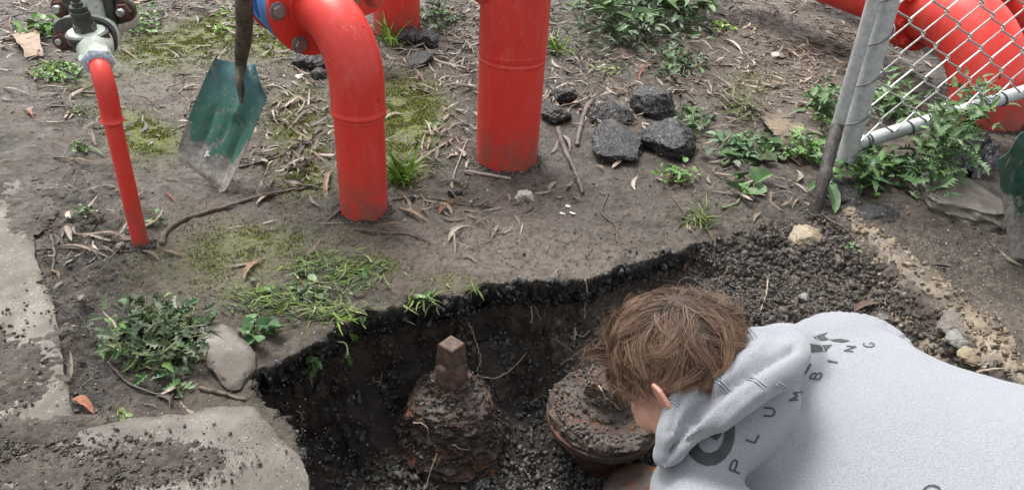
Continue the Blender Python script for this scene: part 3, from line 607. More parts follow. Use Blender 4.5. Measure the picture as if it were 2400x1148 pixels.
def oval(g, c, rx, rz, y0, y1, n=48, p=2.6):
    a = np.linspace(0, 2*math.pi, n, endpoint=False); ca, sa = np.cos(a), np.sin(a)
    k = (np.abs(ca)**p+np.abs(sa)**p)**(-1/p); E = c+np.outer(ca*k*rx, nrm(lx))+np.outer(sa*k*rz, nrm(lz)); fyy = -fy
    V = np.concatenate([c+(E-c)*.96+fyy*y0, E+fyy*(y0+.004), E+fyy*(y1-.004), c+(E-c)*.96+fyy*y1]); Fc = []
    for i in range(3):
        for j in range(n): k2 = (j+1) % n; Fc.append([i*n+j, i*n+k2, (i+1)*n+k2, (i+1)*n+j])
    Fc.append(list(range(n))[::-1]); Fc.append([3*n+j for j in range(n)]); g.add(V, Fc)
fy = fy*np.sign(fy[1]) if fy[1] != 0 else fy; fy = -fy   # fyy points away from the camera
g = G(); oval(g, FL, .108, .066, 0, .022); T_.part('bolted_flange', g, M['valve_dark'])
g = G(); oval(g, FL, .105, .069, .027, .050); T_.part('bolted_flange', g, M['valve'])
for s_ in (-1, 1):
    for z_ in (-.022,):
        c_ = FL+nrm(lx)*.078*s_+nrm(lz)*z_; T_.part('bolt', hexbolt(c_, fy, .028, .022, rot=.4), M['bolt_rust'], False)
        g = G(); lathe(g, [(.011, 0), (.011, .034), (.009, .036)], c_, fy, 14); T_.part('bolt_end', g, M['bolt_zinc'])
Cb = FL-fy*.09+np.array([0, 0, .02])
g = G(); lathe(g, [(.060, -.10), (.064, -.02), (.055, .03), (.052, .30)], Cb, (0, 0, 1), 40); tube(g, [Cb+fy*.05, Cb-fy*.25], .058, 28); T_.part('body_column', g, M['valve'])
for s_ in (-1, 1):
    g = G(); tube(g, [Cb+lx*.068*s_-[0, 0, .02], Cb+lx*.070*s_+[0, 0, .3]], .016, 12); T_.part('yoke_bar', g, M['valve_dark'])
    c_ = Cb+nrm(lx)*.112*s_+np.array([0, 0, .055])-fy*.02; T_.part('bolt', hexbolt(c_, fy, .030, .024, rot=.1), M['bolt_rust'], False)
    g = G(); lathe(g, [(.014, 0), (.014, .045), (.012, .048)], c_, fy, 14); T_.part('bolt_end', g, M['bolt_zinc'])
g = G(); oval(g, Cb+np.array([0, 0, .06])-fy*.02, .145, .06, 0, .03); T_.part('rear_flange', g, M['valve_dark'])

# right-hand mains behind the fence
def right_main(b, name, label, dz=0.):
    T_ = Th(name, label, 'pipe', b); el, Hd = elbow(b, -.02+dz, math.radians(116), .52, 34)
    g = G(); pipe(g, np.concatenate([line(b-[0, 0, .3], b+[0, 0, -.03+dz], 8), el, line(el[-1]+Hd*.02, el[-1]+Hd*.10, 4)]), .215, [(.42, .006, .012)], 56); T_.part('pipe', g, M['red'])
    fc = el[-1]+Hd*.09; g = G(); disc(g, fc, Hd, .285, .04, 56); T_.part('flange', g, M['red'])
    g = G(); disc(g, fc+Hd*.045, Hd, .285, .05, 56); T_.part('flange', g, M['red'])
    sd = nrm(np.cross(Hd, (0, 0, 1.)))
    for k in range(10):
        a = math.radians(18+36*k); c_ = fc+.25*(sd*math.cos(a)+np.array([0, 0, 1.])*math.sin(a))
        g = hexbolt(c_, -Hd, .028, .03, rot=.3*k); T_.part('bolt', g, M['red'], False)
    g = G(); pipe(g, line(fc+Hd*.09, fc+Hd*1.9, 12), .2, [(.25, .01, .02)], 48); T_.part('pipe_run', g, M['red'])
b = P(2303, 275); right_main(b, 'main_pipe', 'wide red pipe elbow going into the ground behind the wire mesh gate')
right_main(P(2303, 275)+np.array([.78, .30, 0]), 'main_pipe', 'second red pipe elbow behind the gate, cut off by the upper right corner')

# ---------------------------------------------------------------- chain-link gate
b0 = P(1983, 372, .12); tpo = above(b0, 2093, -30); r1 = onv(2402, 214, 4.05); ru = nrm(r1-b0); uu = nrm(tpo-b0)
T_ = Th('wire_mesh_gate', 'galvanised chain link gate panel with pale tube frame standing in weeds', 'gate', b0)
g = G(); tube(g, line(b0, b0+uu*1.35, 8), .052, 24, flat=.8); T_.part('upright', g, M['galv'])
rb_ = P(2006, 338, .13); rdir = nrm(onv(2402, 214, 4.05)-rb_)
g = G(); tube(g, [rb_-rdir*.02, rb_+rdir*2.6], .037, 24); rail = T_.part('bottom_rail', g, M['galv_white'])
g = G(); tube(g, [b0+uu*1.33, b0+uu*1.33+rdir*2.6], .037, 20); T_.part('top_rail', g, M['galv_white'])
def bandring(path_c, d, r, wr, name, m):
    x, y, dd = frame(d); g = G(); a = np.linspace(0, 2*math.pi, 25); tube(g, np.array([path_c+r*(math.cos(t_)*x+math.sin(t_)*y) for t_ in a]), wr, 6, False); T_.part(name, g, m)
for s_ in (.055, .075): bandring(rb_+rdir*s_, rdir, .041, .004, 'tie_wire', M['wire_dark'])
for px_ in (2128, 2300, 2345):
    k_ = min(np.linspace(0, 2.4, 400), key=lambda s: abs(pix(rb_+rdir*s)[0]-px_)); bandring(rb_+rdir*k_, nrm(rdir+.25*uu), .042, .0045, 'tie_wire', M['wire_dark'])
cu = min(np.linspace(0, 1.5, 3000), key=lambda s: abs(pix(rb_+rdir*s)[0]-2046)); HP = cu*1.02; VPd = .166
# each zigzag wire of the mesh
rise = uu*VPd; mesh_o = rb_+ru*.0+np.array([0, -.03, .0])
nw = 26; nn = nrm(np.cross(ru, uu))
for i in range(nw):
    pts = []; m0 = 15
    for j in range(m0+1):
        k_ = (j+i) % 2
        for q_, w_ in ((-.16, .05), (.0, 0.0), (.16, .05)) if j else ((0, 0),):
            u_ = (i+(k_*(1-2*w_)+w_))*HP; h_ = (j+q_)*VPd/2
            pts.append(mesh_o+rdir*u_+uu*(h_+.02)+nn*(.007 if (k_ == 0) else -.007)*(1 if q_ < 0 else -1 if q_ > 0 else 0)*1.0)
    g = G(); tube(g, spline(pts, 5*len(pts)), .0048, 6); T_.part('mesh_wire', g, M['wire'])
# lacing wire spiralling round the upright
a = np.linspace(0, 2*math.pi*6.3, 230); x_, y_, _ = frame(uu)
g = G(); tube(g, np.array([b0+uu*(.03+.19*t_/(2*math.pi))+.058*(math.cos(t_)*x_+math.sin(t_)*y_*.9) for t_ in a]), .0038, 6); T_.part('lacing_wire', g, M['wire_dark'])
# thin dark pipe tied beside the post
pb_ = P(1908, 498); pt_ = above(pb_, 2045, -30); mid = b0+uu*.0
T2 = Th('stake', 'thin grey steel stake, black with mud at its foot, tied against the gate post', 'stake', pb_)
off_ = b0-nrm(RV)*.075+np.array([0, -.03, 0]); pA = onv(1962, 300, off_[1]); pB = onv(2056, -30, off_[1]+.01)
g = G(); tube(g, line(pA, pB+(pB-pA)*.3, 8), .029, 20); T2.part('shaft', g, M['galv'])
M['mudsteel'] = m_simple('mud_coated_steel', (.020, .018, .017), (.06, .05, .045), 40, .6, 90, .9, .005, c3=(.16, .15, .14), c3sc=45, c3t=(.6, .68))
g = G(); pm = spline([pA+(pB-pA)*.03, onv(1948, 345, pb_[1]+.22), onv(1928, 430, pb_[1]+.08), pb_-[0, 0, .04]], 26); tube(g, pm+fbm(pm*40, 7, 2)[:, None]*.004, .030+fbm(pm*30, 9, 3)*.006, 18); T2.part('buried_foot', g, M['mudsteel'])

# ---------------------------------------------------------------- shovels
def blade(T_, rowsL, rowsR, mat, nu=26, nv=44, curl=.022, feats=(), thick=.0035, ragged=.006, name='blade', seed=4):
    v = np.linspace(0, 1, nv); L = np.array([[np.interp(v, [r[0] for r in rowsL], [r[1][k] for r in rowsL]) for k in range(3)]]).squeeze().T
    R = np.array([[np.interp(v, [r[0] for r in rowsR], [r[1][k] for r in rowsR]) for k in range(3)]]).squeeze().T
    u = np.linspace(0, 1, nu); Pp = L[:, None]*(1-u)[None, :, None]+R[:, None]*u[None, :, None]
    n = nrm(np.cross(R[nv//2]-L[nv//2], L[-1]-L[0])); n = n*np.sign(n@(CP-L[0]))
    UU, VV = np.meshgrid(u, v); d = curl*((2*UU-1)**4)
    for (u0, v0, v1, w, h) in feats: d = d+h*np.exp(-((UU-u0)/w)**2)*ss(v0-.06, v0+.06, VV)*(1-ss(v1-.08, v1+.08, VV))
    d = d+fbm(np.c_[UU.ravel()*3, VV.ravel()*3], seed, 2).reshape(UU.shape)*.006
    Pp = Pp+n*d[..., None]
    Pp[0] += (nrm(L[-1]-L[0])*(fbm(np.c_[u*9, u*0], seed, 3)*ragged*2)[:, None])
    back = Pp-n*thick; V = np.concatenate([Pp.reshape(-1, 3), back.reshape(-1, 3)]); N = nu*nv; Fc = []
    for i in range(nv-1):
        for j in range(nu-1):
            a = i*nu+j; Fc.append([a, a+1, a+nu+1, a+nu]); Fc.append([N+a, N+a+nu, N+a+nu+1, N+a+1])
    bd = [j for j in range(nu)]+[i*nu+nu-1 for i in range(1, nv)]+[(nv-1)*nu+j for j in range(nu-2, -1, -1)]+[i*nu for i in range(nv-2, 0, -1)]
    for a, b in zip(bd, bd[1:]+bd[:1]): Fc.append([a, N+a, N+b, b])
    g = G(); g.add(V, Fc); o = T_.part(name, g, mat); setattr_(o, 'along', np.concatenate([VV.ravel()]*2)); setattr_(o, 'across', np.concatenate([UU.ravel()]*2)); return n, Pp
def m_shovel(name, green, teal, edge):
    t = NT(name); al = t.attr('along'); ac = t.attr('across'); n = t.noise(16, 6, .65); c = t.mix(t.ramp(al, .55, .95), green, teal)
    c = t.mix(t.ramp(t.noise(26, 4), .50, .68, 0, .8), c, (.020, .09, .085))
    ed = t.math('SUBTRACT', t.math('ADD', t.math('MULTIPLY', n, .9), edge), t.math('MULTIPLY', al, 1.35))
    sidem = t.math('MULTIPLY', t.ramp(t.math('ABSOLUTE', t.math('SUBTRACT', ac, .5)), .33, .5), .22)
    m = t.ramp(t.math('ADD', ed, sidem), .40, .50); dirt = t.mix(t.ramp(t.noise(40, 6, .7), .4, .6), (.15, .135, .115), (.26, .245, .225))
    c = t.mix(m, c, dirt); c = t.mix(t.ramp(t.noise(38, 6, .7, stretch=(1, 1, .35)), .54, .66, 0, .8), c, (.19, .155, .12))
    return t.done(c, t.ramp(n, .3, .7, .28, .6), t.bump(t.noise(70, 6, .7), .45, .003, t.bump(t.noise(14, 3), .4, .01)), spec=.5)
M['shovel'] = m_shovel('worn_teal_shovel_steel', (.018, .11, .075), (.04, .13, .14), .34)
M['shovel2'] = m_shovel('worn_green_shovel_steel', (.012, .055, .035), (.015, .07, .045), .60)
M['shaft'] = m_simple('muddy_shovel_shaft', (.075, .055, .040), (.13, .105, .082), 26, .55, 60, .9, .006, c3=(.035, .028, .022), c3sc=22, c3t=(.5, .62), stretch=(1, 1, .3))
Pz = lambda a, b, z: P(a, b, z)
T_ = Th('shovel', 'square-mouth shovel with a scratched teal green blade standing on the mud', 'shovel', P(500, 450, 0))
rl = [(0, Pz(426, 376, .09)), (.12, Pz(424, 352, .125)), (.5, Pz(455, 262, .285)), (.8, Pz(487, 190, .41)), (1, Pz(511, 140, .50))]
rr = [(0, Pz(521, 452, -.01)), (.06, Pz(535, 447, .015)), (.15, Pz(551, 418, .06)), (.5, Pz(594, 322, .235)), (.82, Pz(633, 230, .40)), (.9, Pz(617, 198, .45)), (1, Pz(604, 154, .50))]
nb_, PB = blade(T_, rl, rr, M['shovel'], feats=[(.28, .18, .62, .05, -.012), (.55, .35, .72, .04, -.008), (.80, .12, .55, .05, -.010), (.66, .58, 1.3, .10, .026)])
h1 = PB[31, 17]+nb_*.012; h2 = PB[-1, 18]+nb_*.020; h3 = P(573, 60, .74); h4 = P(572, 0, .86); h5 = h4+(h4-h3)*3.4
g = G(); tube(g, spline([h1-nb_*.015, h1*.5+h2*.5+nb_*.002, h2, h3*.55+h2*.45], 26), np.linspace(.009, .033, 26)**1.0, 20); T_.part('socket', g, M['shaft'])
g = G(); pp_ = spline([h2*.5+h3*.5, h3, h4, h4*.6+h5*.4, h5], 60); tube(g, pp_+fbm(pp_*25, 3, 2)[:, None]*.002, .0325+fbm(pp_*30, 5, 3)*.003, 20); T_.part('handle', g, M['shaft'])
g = G(); c_ = PB[9, 11]+nb_*.010
wv = np.array([(-.01, -.014), (.002, -.018), (.006, -.006), (.020, -.004), (.022, .004), (.008, .006), (.010, .016), (-.002, .020), (-.008, .008), (-.002, .0)]); ex = nrm(PB[9, 20]-PB[9, 5]); ey = nrm(PB[20, 11]-PB[5, 11])
fl = [c_+ex*a*.8+ey*b*.8 for a, b in wv]; g.add(np.array(fl+[p_-nb_*.010 for p_ in fl]), [list(range(10)), *[[j, (j+1) % 10, 10+(j+1) % 10, 10+j] for j in range(10)]]); M['white'] = m_simple('white_paint_fleck', (.7, .7, .68), (.6, .6, .58)); T_.part('paint_fleck', g, M['white'], False)
T_ = Th('shovel', 'muddy dark green shovel blade standing upright at the right edge', 'shovel', P(2420, 620, -.03))
rl = [(0, Pz(2368, 624, -.04)), (.25, Pz(2351, 545, .10)), (.5, Pz(2338, 460, .26)), (.75, Pz(2330, 385, .42)), (.86, Pz(2329, 366, .46)), (.90, Pz(2352, 352, .49)), (1, Pz(2372, 318, .56))]
rr = [(0, Pz(2520, 640, -.04)), (.25, Pz(2530, 560, .10)), (.5, Pz(2535, 470, .26)), (.86, Pz(2540, 350, .46)), (.9, Pz(2520, 330, .49)), (1, Pz(2490, 270, .56))]
nb_, PB = blade(T_, rl, rr, M['shovel2'], curl=.035, feats=[(.5, .5, 1.3, .12, .02), (.22, .1, .7, .04, -.01)], seed=9)
h2 = PB[-1, 13]; g = G(); tube(g, line(PB[30, 13], h2+np.array([.02, .02, .25]), 12), .03, 18); T_.part('socket', g, M['shaft'])
g = G(); tube(g, line(h2+np.array([.018, .018, .2]), h2+np.array([.10, .05, 1.0]), 12), .022, 18); T_.part('handle', g, M['shaft'])

# ---------------------------------------------------------------- buried rusty valves
def rough_lathe(prof, o, n=72, seed=1, amp=.012, fine=.005, axis=(0, 0, 1), dens=.008):
    pr = [prof[0]]
    for (r0, h0), (r1, h1) in zip(prof[:-1], prof[1:]):
        k = max(1, int(math.hypot(r1-r0, h1-h0)/dens)); pr += [(r0+(r1-r0)*j/k, h0+(h1-h0)*j/k) for j in range(1, k+1)]
    g = G(); lathe(g, pr, (0, 0, 0), axis, n, 0); v = g.v[0]; am = amp[0] if isinstance(amp, tuple) else amp
    rad = np.hypot(v[:, 0], v[:, 1]); d = v.copy(); d[:, 2] = 0; d /= rad[:, None]+1e-9; d[:, 2] = .4
    v2 = v+d*(fbm(v*16+seed, seed, 4, .6)*am*2+fbm(v*70+seed, seed+7, 3)*fine)[:, None]; g.v[0] = v2+np.asarray(o); return g
vb = np.array([-.188, 1.985, -.62])
T_ = Th('rusty_gate_valve', 'mud-caked rusty valve with a square stem nut rising from the hole', 'valve', vb)
def vz(z): return z+.62
g = rough_lathe([(.20, vz(-.62)), (.205, vz(-.52)), (.185, vz(-.485)), (.165, vz(-.45)), (.158, vz(-.40)), (.154, vz(-.355)), (.146, vz(-.325)), (.128, vz(-.303)), (.100, vz(-.290)), (.072, vz(-.268)), (.058, vz(-.23))], vb, n=120, seed=3, amp=.016, fine=.020, dens=.006); bon = g.v[0].copy(); T_.part('bonnet', g, M['rust'])
g = rough_lathe([(.205, vz(-.60)), (.222, vz(-.585)), (.222, vz(-.56)), (.200, vz(-.545))], vb-[0, 0, .02], seed=9, amp=.004, fine=.002); T_.part('flange', g, M['rust2'])
g = G()
for s_, a_ in ((1, .35), (-1, 2.9)):   # two rusty lugs
    g = G(); c_ = vb+np.array([.132*math.cos(a_), .132*math.sin(a_)-.03, vz(-.44)]); v_, f_ = rockv(3, 31+s_, .1, 3, .06, (.028, .06, .14)); g.add(v_+c_, f_.tolist()); T_.part('lug', g, M['rust2'])
g = rough_lathe([(.064, vz(-.30)), (.060, vz(-.22)), (.055, vz(-.175)), (.046, vz(-.155)), (.038, vz(-.150))], vb, 40, 5, .003, .003); T_.part('stem', g, M['nut'])
g = G(); sqp = [(.050, -.20), (.053, -.165), (.056, -.155), (.0475, -.070), (.043, -.0665)]
lathe(g, sqp, vb+[0, 0, .62], (0, 0, 1), 4, math.radians(8), xr=(1, .0, 0)); T_.part('square_nut', g, M['nut'], False)
def crust(T_, v, base, n, seed, mat, upw):
    rg = np.random.default_rng(seed); i = rg.integers(0, len(v), n); p = v[i]; d = p-base; d[:, 2] = 0; d /= np.linalg.norm(d, axis=1)[:, None]+1e-9; d[:, 2] = .6
    zr = (p[:, 2]-v[:, 2].min())/(np.ptp(v[:, 2])+1e-9); keep = (rg.random(n) < ss(.35, .75, zr)*upw*1.6+.10+.55*ss(.05, .35, fbm(p*12, seed, 3))); p = p[keep]; s = .002+.015*rg.random(len(p))**5; o = scatter('mud_lumps', CRUMB, p, s, randrot(len(p), 3), mat); o['kind'] = 'stuff'; return T_.part('mud_lumps', o, None)
def mudpile(T_, base, rad, n, z0, seed, mat=None, s0=.006, s1=.03, rin=0.):
    rg = np.random.default_rng(seed); a = rg.uniform(0, 2*math.pi, n); r = rin+(rad-rin)*np.sqrt(rg.random(n)); p = np.c_[base[0]+r*np.cos(a), base[1]+r*np.sin(a), np.full(n, z0)+rg.uniform(-.006, .012, n)]
    s = s0+(s1-s0)*rg.random(n)**2.5; o = scatter('mud_lumps', CRUMB, p, s, randrot(n, 3), mat or M['clod2'], False); o = T_.part('mud_lumps', o, None) if False else o
    m = o.data; c = np.empty(len(m.vertices)*3, np.float32); m.vertices.foreach_get('co', c); m.vertices.foreach_set('co', (c.reshape(-1, 3)-T_.base).astype(np.float32).ravel()); o.parent = T_.o; o['kind'] = 'stuff'; return o
crust(T_, bon, vb, 8000, 4, M['clod'], .5); crust(T_, bon, vb, 900, 6, M['clod2'], .1); mudpile(T_, vb, .20, 900, -.466, 5, s0=.003, s1=.018, rin=.15, mat=M['clod'])
# second one,half under the head
v2b = np.array([.385, 1.985, -.70]); T_ = Th('rusty_gate_valve', 'rusty flanged valve bonnet capped with grey mud, right beside the man\'s face', 'valve', v2b)
Z2 = lambda z: z+.70
g = rough_lathe([(.10, Z2(-.70)), (.105, Z2(-.45)), (.13, Z2(-.40)), (.19, Z2(-.385))], v2b, seed=12, amp=.006); T_.part('valve_body', g, M['rust2'])
g = rough_lathe([(.19, Z2(-.392)), (.212, Z2(-.385)), (.214, Z2(-.362)), (.20, Z2(-.355))], v2b, seed=13, amp=.004, fine=.003); T_.part('flange', g, M['rust2'])
g = rough_lathe([(.20, Z2(-.352)), (.210, Z2(-.345)), (.208, Z2(-.325)), (.185, Z2(-.310)), (.11, Z2(-.295)), (.085, Z2(-.26)), (.075, Z2(-.18)), (.05, Z2(-.16))], v2b, seed=14, amp=.012, fine=.016, n=110); bon2 = g.v[0].copy(); T_.part('bonnet', g, M['rust'])
mudpile(T_, v2b, .19, 1800, -.311, 7, s0=.003, s1=.018, rin=.07); crust(T_, bon2, v2b, 4200, 9, M['clod2'], .5)
v3b = P(1500, 1175, -.48); T_ = Th('rusty_pipe_flange', 'orange-brown rusty pipe flange at the bottom edge, beside the hoodie cuff', 'pipe flange', v3b-[0, 0, .1])
g = rough_lathe([(.09, -.10), (.10, -.02), (.135, -.012), (.140, .012), (.12, .022), (.07, .030), (.02, .034)], v3b, seed=21, amp=.004, axis=nrm((-.25, -.2, 1))); T_.part('flange', g, m_rust('orange_rust', .05))
# ---------------------------------------------------------------- the man
def remeshed(name, g, voxel, smooth, mat, its=10, mod=None):
    o = g.obj(name, None); m1 = o.modifiers.new('r', 'REMESH'); m1.mode = 'VOXEL'; m1.voxel_size = voxel
    m2 = o.modifiers.new('s', 'SMOOTH'); m2.iterations = its; m2.factor = smooth
    dg = bpy.context.evaluated_depsgraph_get(); me = bpy.data.meshes.new_from_object(o.evaluated_get(dg)); bpy.data.objects.remove(o); me.name = name
    v = np.empty(len(me.vertices)*3, np.float32); me.vertices.foreach_get('co', v); v = v.reshape(-1, 3).astype(float)
    nn_ = np.empty(len(me.vertices)*3, np.float32); me.vertices.foreach_get('normal', nn_); nn_ = nn_.reshape(-1, 3)
    if mod is not None: v = mod(v, nn_); me.vertices.foreach_set('co', v.astype(np.float32).ravel())
    return mk(name, me, mat), v
def ellip(g, c, ax, sub=3):
    """ax: 3x3 rows = scaled axes"""
    v, f = ICO[sub]; return g.add(v@np.asarray(ax)+np.asarray(c), f.tolist())
def caps(g, pts, rad, n=20, k=8):
    p = spline(pts, k*len(pts)); r = np.interp(np.linspace(0, 1, len(p)), np.linspace(0, 1, len(rad)), rad); tube(g, p, r, n)
    for c, q_ in ((p[0], r[0]), (p[-1], r[-1])): v, f = ICO[2]; g.add(v*q_*.99+c, f.tolist())
    return g
az, rise, roll = math.radians(-50), math.radians(10), math.radians(15)
s_ax = np.array([math.cos(az)*math.cos(rise), math.sin(az)*math.cos(rise), math.sin(rise)]); l0 = np.array([-math.sin(az), math.cos(az), 0]); n0 = np.cross(s_ax, l0); n0 *= np.sign(n0[2])
l_ax = l0*math.cos(roll)+n0*math.sin(roll); n_ax = n0*math.cos(roll)-l0*math.sin(roll)
S1 = P(1890, 910, .82); BT = .12
def body_pt(t, a=0., h=0.): return S1+s_ax*t-n_ax*BT+l_ax*a+n_ax*h
man = Th('person', 'man in a pale grey hooded sweatshirt bending over the hole, head down', 'person', (body_pt(.5)[0], body_pt(.5)[1], 0))
# head frame
g_ax = nrm((-.719, .055, -.692)); e_ax = nrm((-.415, -.834, .364)); e_ax = nrm(e_ax-g_ax*(e_ax@g_ax)); g_ax, e_ax = nrm(g_ax*math.cos(.30)-e_ax*math.sin(.30)), nrm(e_ax*math.cos(.30)+g_ax*math.sin(.30)); u_ax = np.cross(g_ax, e_ax)
HC = ray(1592, 868, 1.225); HS = 1.10
def hd(x, y, z): return HC+(g_ax*x+e_ax*y+u_ax*z)*HS
hax = lambda a, b, c: np.array([g_ax*a, e_ax*b, u_ax*c])*HS
# skeleton points
neck = body_pt(-.17, 0, -.02); hips = body_pt(.52, 0, -.0); hips_l, hips_r = hips-l_ax*.10-[0, 0, .04], hips+l_ax*.10-[0, 0, .04]
shl, shr = body_pt(-.02, -.20, -.01), body_pt(-.06, .20, -.02)
fwd = np.array([-s_ax[0], -s_ax[1], 0]); fwd = nrm(fwd); lat = np.array([l0[0], l0[1], 0])
knl, knr = hips_l+fwd*.20+np.array([0, 0, -.36])-lat*.04, hips_r+fwd*.20+np.array([0, 0, -.36])+lat*.05
ftl, ftr = np.array([*(knl-fwd*.10)[:2], -.02]), np.array([*(knr-fwd*.10)[:2], -.06])
ftl[2] = gz(ftl[0], ftl[1])+.07; ftr[2] = gz(ftr[0], ftr[1])+.07
ell, elr = ray(1700, 1190, 1.42), ray(1830, 930, 1.62); wrl, wrr = ray(1640, 1090, 1.72), ray(1700, 985, 1.86)
def hand(g, w, d, pn, side_):
    """palm, four curled fingers and a thumb"""
    d = nrm(d); pn = nrm(pn-d*(pn@d)); sd_ax = np.cross(d, pn)*side_
    caps(g, [w-d*.02, w+d*.03, w+d*.07], [.026, .034, .036], 14, 4); ellip(g, w+d*.055, np.array([d*.045, sd_ax*.042, pn*.017]), 2)
    for k, (o_, L) in enumerate(((-.030, .072), (-.010, .080), (.010, .075), (.029, .060))):
        b = w+d*.088+sd_ax*o_; caps(g, [b-d*.02, b+d*L*.42-pn*.004, b+d*L*.72-pn*L*.28, b+d*L*.78-pn*L*.55], [.0105, .0095, .0085, .0075], 10, 4)
    b = w+d*.03-sd_ax*.034; caps(g, [b, b+d*.025-sd_ax*.026-pn*.008, b+d*.055-sd_ax*.030-pn*.022], [.013, .0115, .009], 10, 4)
g = G()
ellip(g, hd(-.008, 0, .02), hax(.098, .076, .090), 4); ellip(g, hd(.035, 0, -.045), hax(.052, .056, .062)); ellip(g, hd(.062, 0, -.085), hax(.025, .028, .022))
for s_ in (-1, 1):
    ellip(g, hd(.055, .038*s_, -.035), hax(.028, .024, .026)); ellip(g, hd(.074, .030*s_, .012), hax(.014, .024, .010)); ellip(g, hd(.020, .058*s_, -.055), hax(.03, .012, .034))
caps(g, [hd(.086, 0, .0), hd(.104, 0, -.028)], [.009, .013], 12, 5); ellip(g, hd(.098, 0, -.034), hax(.013, .018, .009), 2)
ellip(g, hd(.083, 0, -.060), hax(.010, .022, .006), 2); ellip(g, hd(.081, 0, -.070), hax(.010, .020, .007), 2)
nk = hd(-.02, 0, -.03); caps(g, [nk, nk*.7+neck*.3, nk*.35+neck*.65, neck, body_pt(.02, 0, -.05)], [.055, .052, .052, .050, .055], 20, 5)
caps(g, [body_pt(.04, 0, -.04), body_pt(.15, 0, -.02), body_pt(.35), hips], [.07, .095, .10, .11], 24, 6)
caps(g, [shl, body_pt(.03, 0, -.04), shr], [.045, .05, .045])
for sh, el_, wr, sd__, pnn in ((shl, ell, wrl, 1, np.array([0, -.3, 1.])), (shr, elr, wrr, -1, np.array([.5, .3, 1.]))):
    caps(g, [sh, sh*.5+el_*.5, el_], [.055, .048, .042]); caps(g, [el_, el_*.5+wr*.5, wr], [.042, .038, .027]); hand(g, wr, wr-el_, pnn, sd__)
for hp, kn, ft in ((hips_l, knl, ftl), (hips_r, knr, ftr)):
    caps(g, [hp, hp*.5+kn*.5, kn], [.09, .075, .058]); caps(g, [kn, kn*.5+ft*.5, ft], [.056, .052, .036])
# ears
for s_ in (-1, 1):
    ec = hd(-.004, .078*s_, -.012); eo = nrm(e_ax*s_*.8-g_ax*.6)
    rim = [ec+u_ax*(.024*math.sin(a_))+(g_ax*.55*-1*-1*0+(-g_ax*.8+e_ax*s_*.55))*(.012+.014*math.cos(a_)) for a_ in np.linspace(-2.0, 2.6, 12)]
    caps(g, rim, [.004, .005, .005, .005, .004], 10, 3)
    ellip(g, ec+(-g_ax*.8+e_ax*s_*.55)*.008, np.array([nrm(-g_ax*.8+e_ax*s_*.55)*.016, u_ax*.021, nrm(g_ax*.55+e_ax*s_*.8)*.0045]), 2)
t = NT('skin'); n = t.noise(60, 4); c = t.mix(t.ramp(t.noise(14, 3), .35, .65), (.46, .25, .19), (.56, .32, .25)); c = t.mix(t.attr('ruddy'), c, (.52, .25, .195)); t.b.inputs['Subsurface Weight'].default_value = .25; t.b.inputs['Subsurface Radius'].default_value = (.012, .005, .003); t.b.inputs['Subsurface Scale'].default_value = .5
M['skin'] = t.done(c, .5, t.bump(n, .2, .001))
body, bvv = remeshed('body', g, .0042, .5, M['skin'], 4)
ruddy = np.clip(sum(np.exp(-(np.linalg.norm(bvv-hd(-.015, .09*s_, -.01), axis=1)/.028)**2) for s_ in (-1, 1))+.4*np.exp(-(np.linalg.norm(bvv-hd(.07, .045, -.03), axis=1)/.03)**2), 0, 1); setattr_(body, 'ruddy', ruddy)
man.part('body', body, None)
for s_ in (-1, 1):
    g = G(); v, f = ICO[3]; g.add(v*.0115+hd(.064, .031*s_, -.005), f.tolist()); eye = man.part('eye', g, m_simple('eye_white', (.7, .68, .65), (.72, .7, .68), rough=.2), label=None)
    g = G(); disc(g, hd(.0755, .031*s_, -.006), g_ax, .0055, .0015, 16, .0005); man.part('iris', g, m_simple('brown_iris', (.05, .03, .02), (.04, .02, .01), rough=.15), parent=None)
# hoodie
def rp(l): return [ray(a, b, d) for a, b, d in l]
def fabric(name, k=1.):
    t = NT(name); mp = t.n('ShaderNodeMapping'); mp.inputs['Rotation'].default_value = (0, 0, math.radians(40)); t.l(t.co, mp.inputs[0])
    h1 = t.noise(1.0, 3, .6, co=mp.outputs[0], stretch=(260, 900, 700)); h2 = t.noise(900, 2); n = t.noise(5, 3)
    c = t.mix(t.ramp(h1, .36, .64), (.19*k, .20*k, .218*k), (.295*k, .308*k, .33*k)); c = t.mix(t.ramp(h2, .4, .7, 0, .5), c, (.19*k, .20*k, .225*k)); c = t.mix(t.ramp(n, .4, .7, 0, .25), c, (.27*k, .285*k, .31*k))
    t.b.inputs['Sheen Weight'].default_value = .2; return t.done(c, .95, t.bump(h1, .5, .0012, t.bump(h2, .4, .0008)), spec=.15)
M['hoodie'] = fabric('heather_grey_fleece'); g = G()
ts = np.linspace(-.16, .56, 40); wd_ = np.interp(ts, [-.16, -.08, 0, .1, .4, .56], [.09, .19, .245, .25, .285, .24]); th_ = np.interp(ts, [-.16, -.06, .1, .4, .56], [.07, .10, .125, .14, .13])
V = []; K_ = 64
for t_, a_, b_ in zip(ts, wd_, th_):
    w_ = np.linspace(0, 2*math.pi, K_, endpoint=False); cw, sw = np.cos(w_), np.sin(w_); q_ = 2.35; kk = (np.abs(cw)**q_+np.abs(sw)**q_)**(-1/q_)
    V.append(body_pt(t_)+np.outer(cw*kk*a_, l_ax)+np.outer(sw*kk*b_, n_ax)*1.0)
nt_ = len(ts); Fc = [[i*K_+j, i*K_+(j+1) % K_, (i+1)*K_+(j+1) % K_, (i+1)*K_+j] for i in range(nt_-1) for j in range(K_)]+[list(range(K_))[::-1], [(nt_-1)*K_+j for j in range(K_)]]
g.add(np.concatenate(V), Fc)
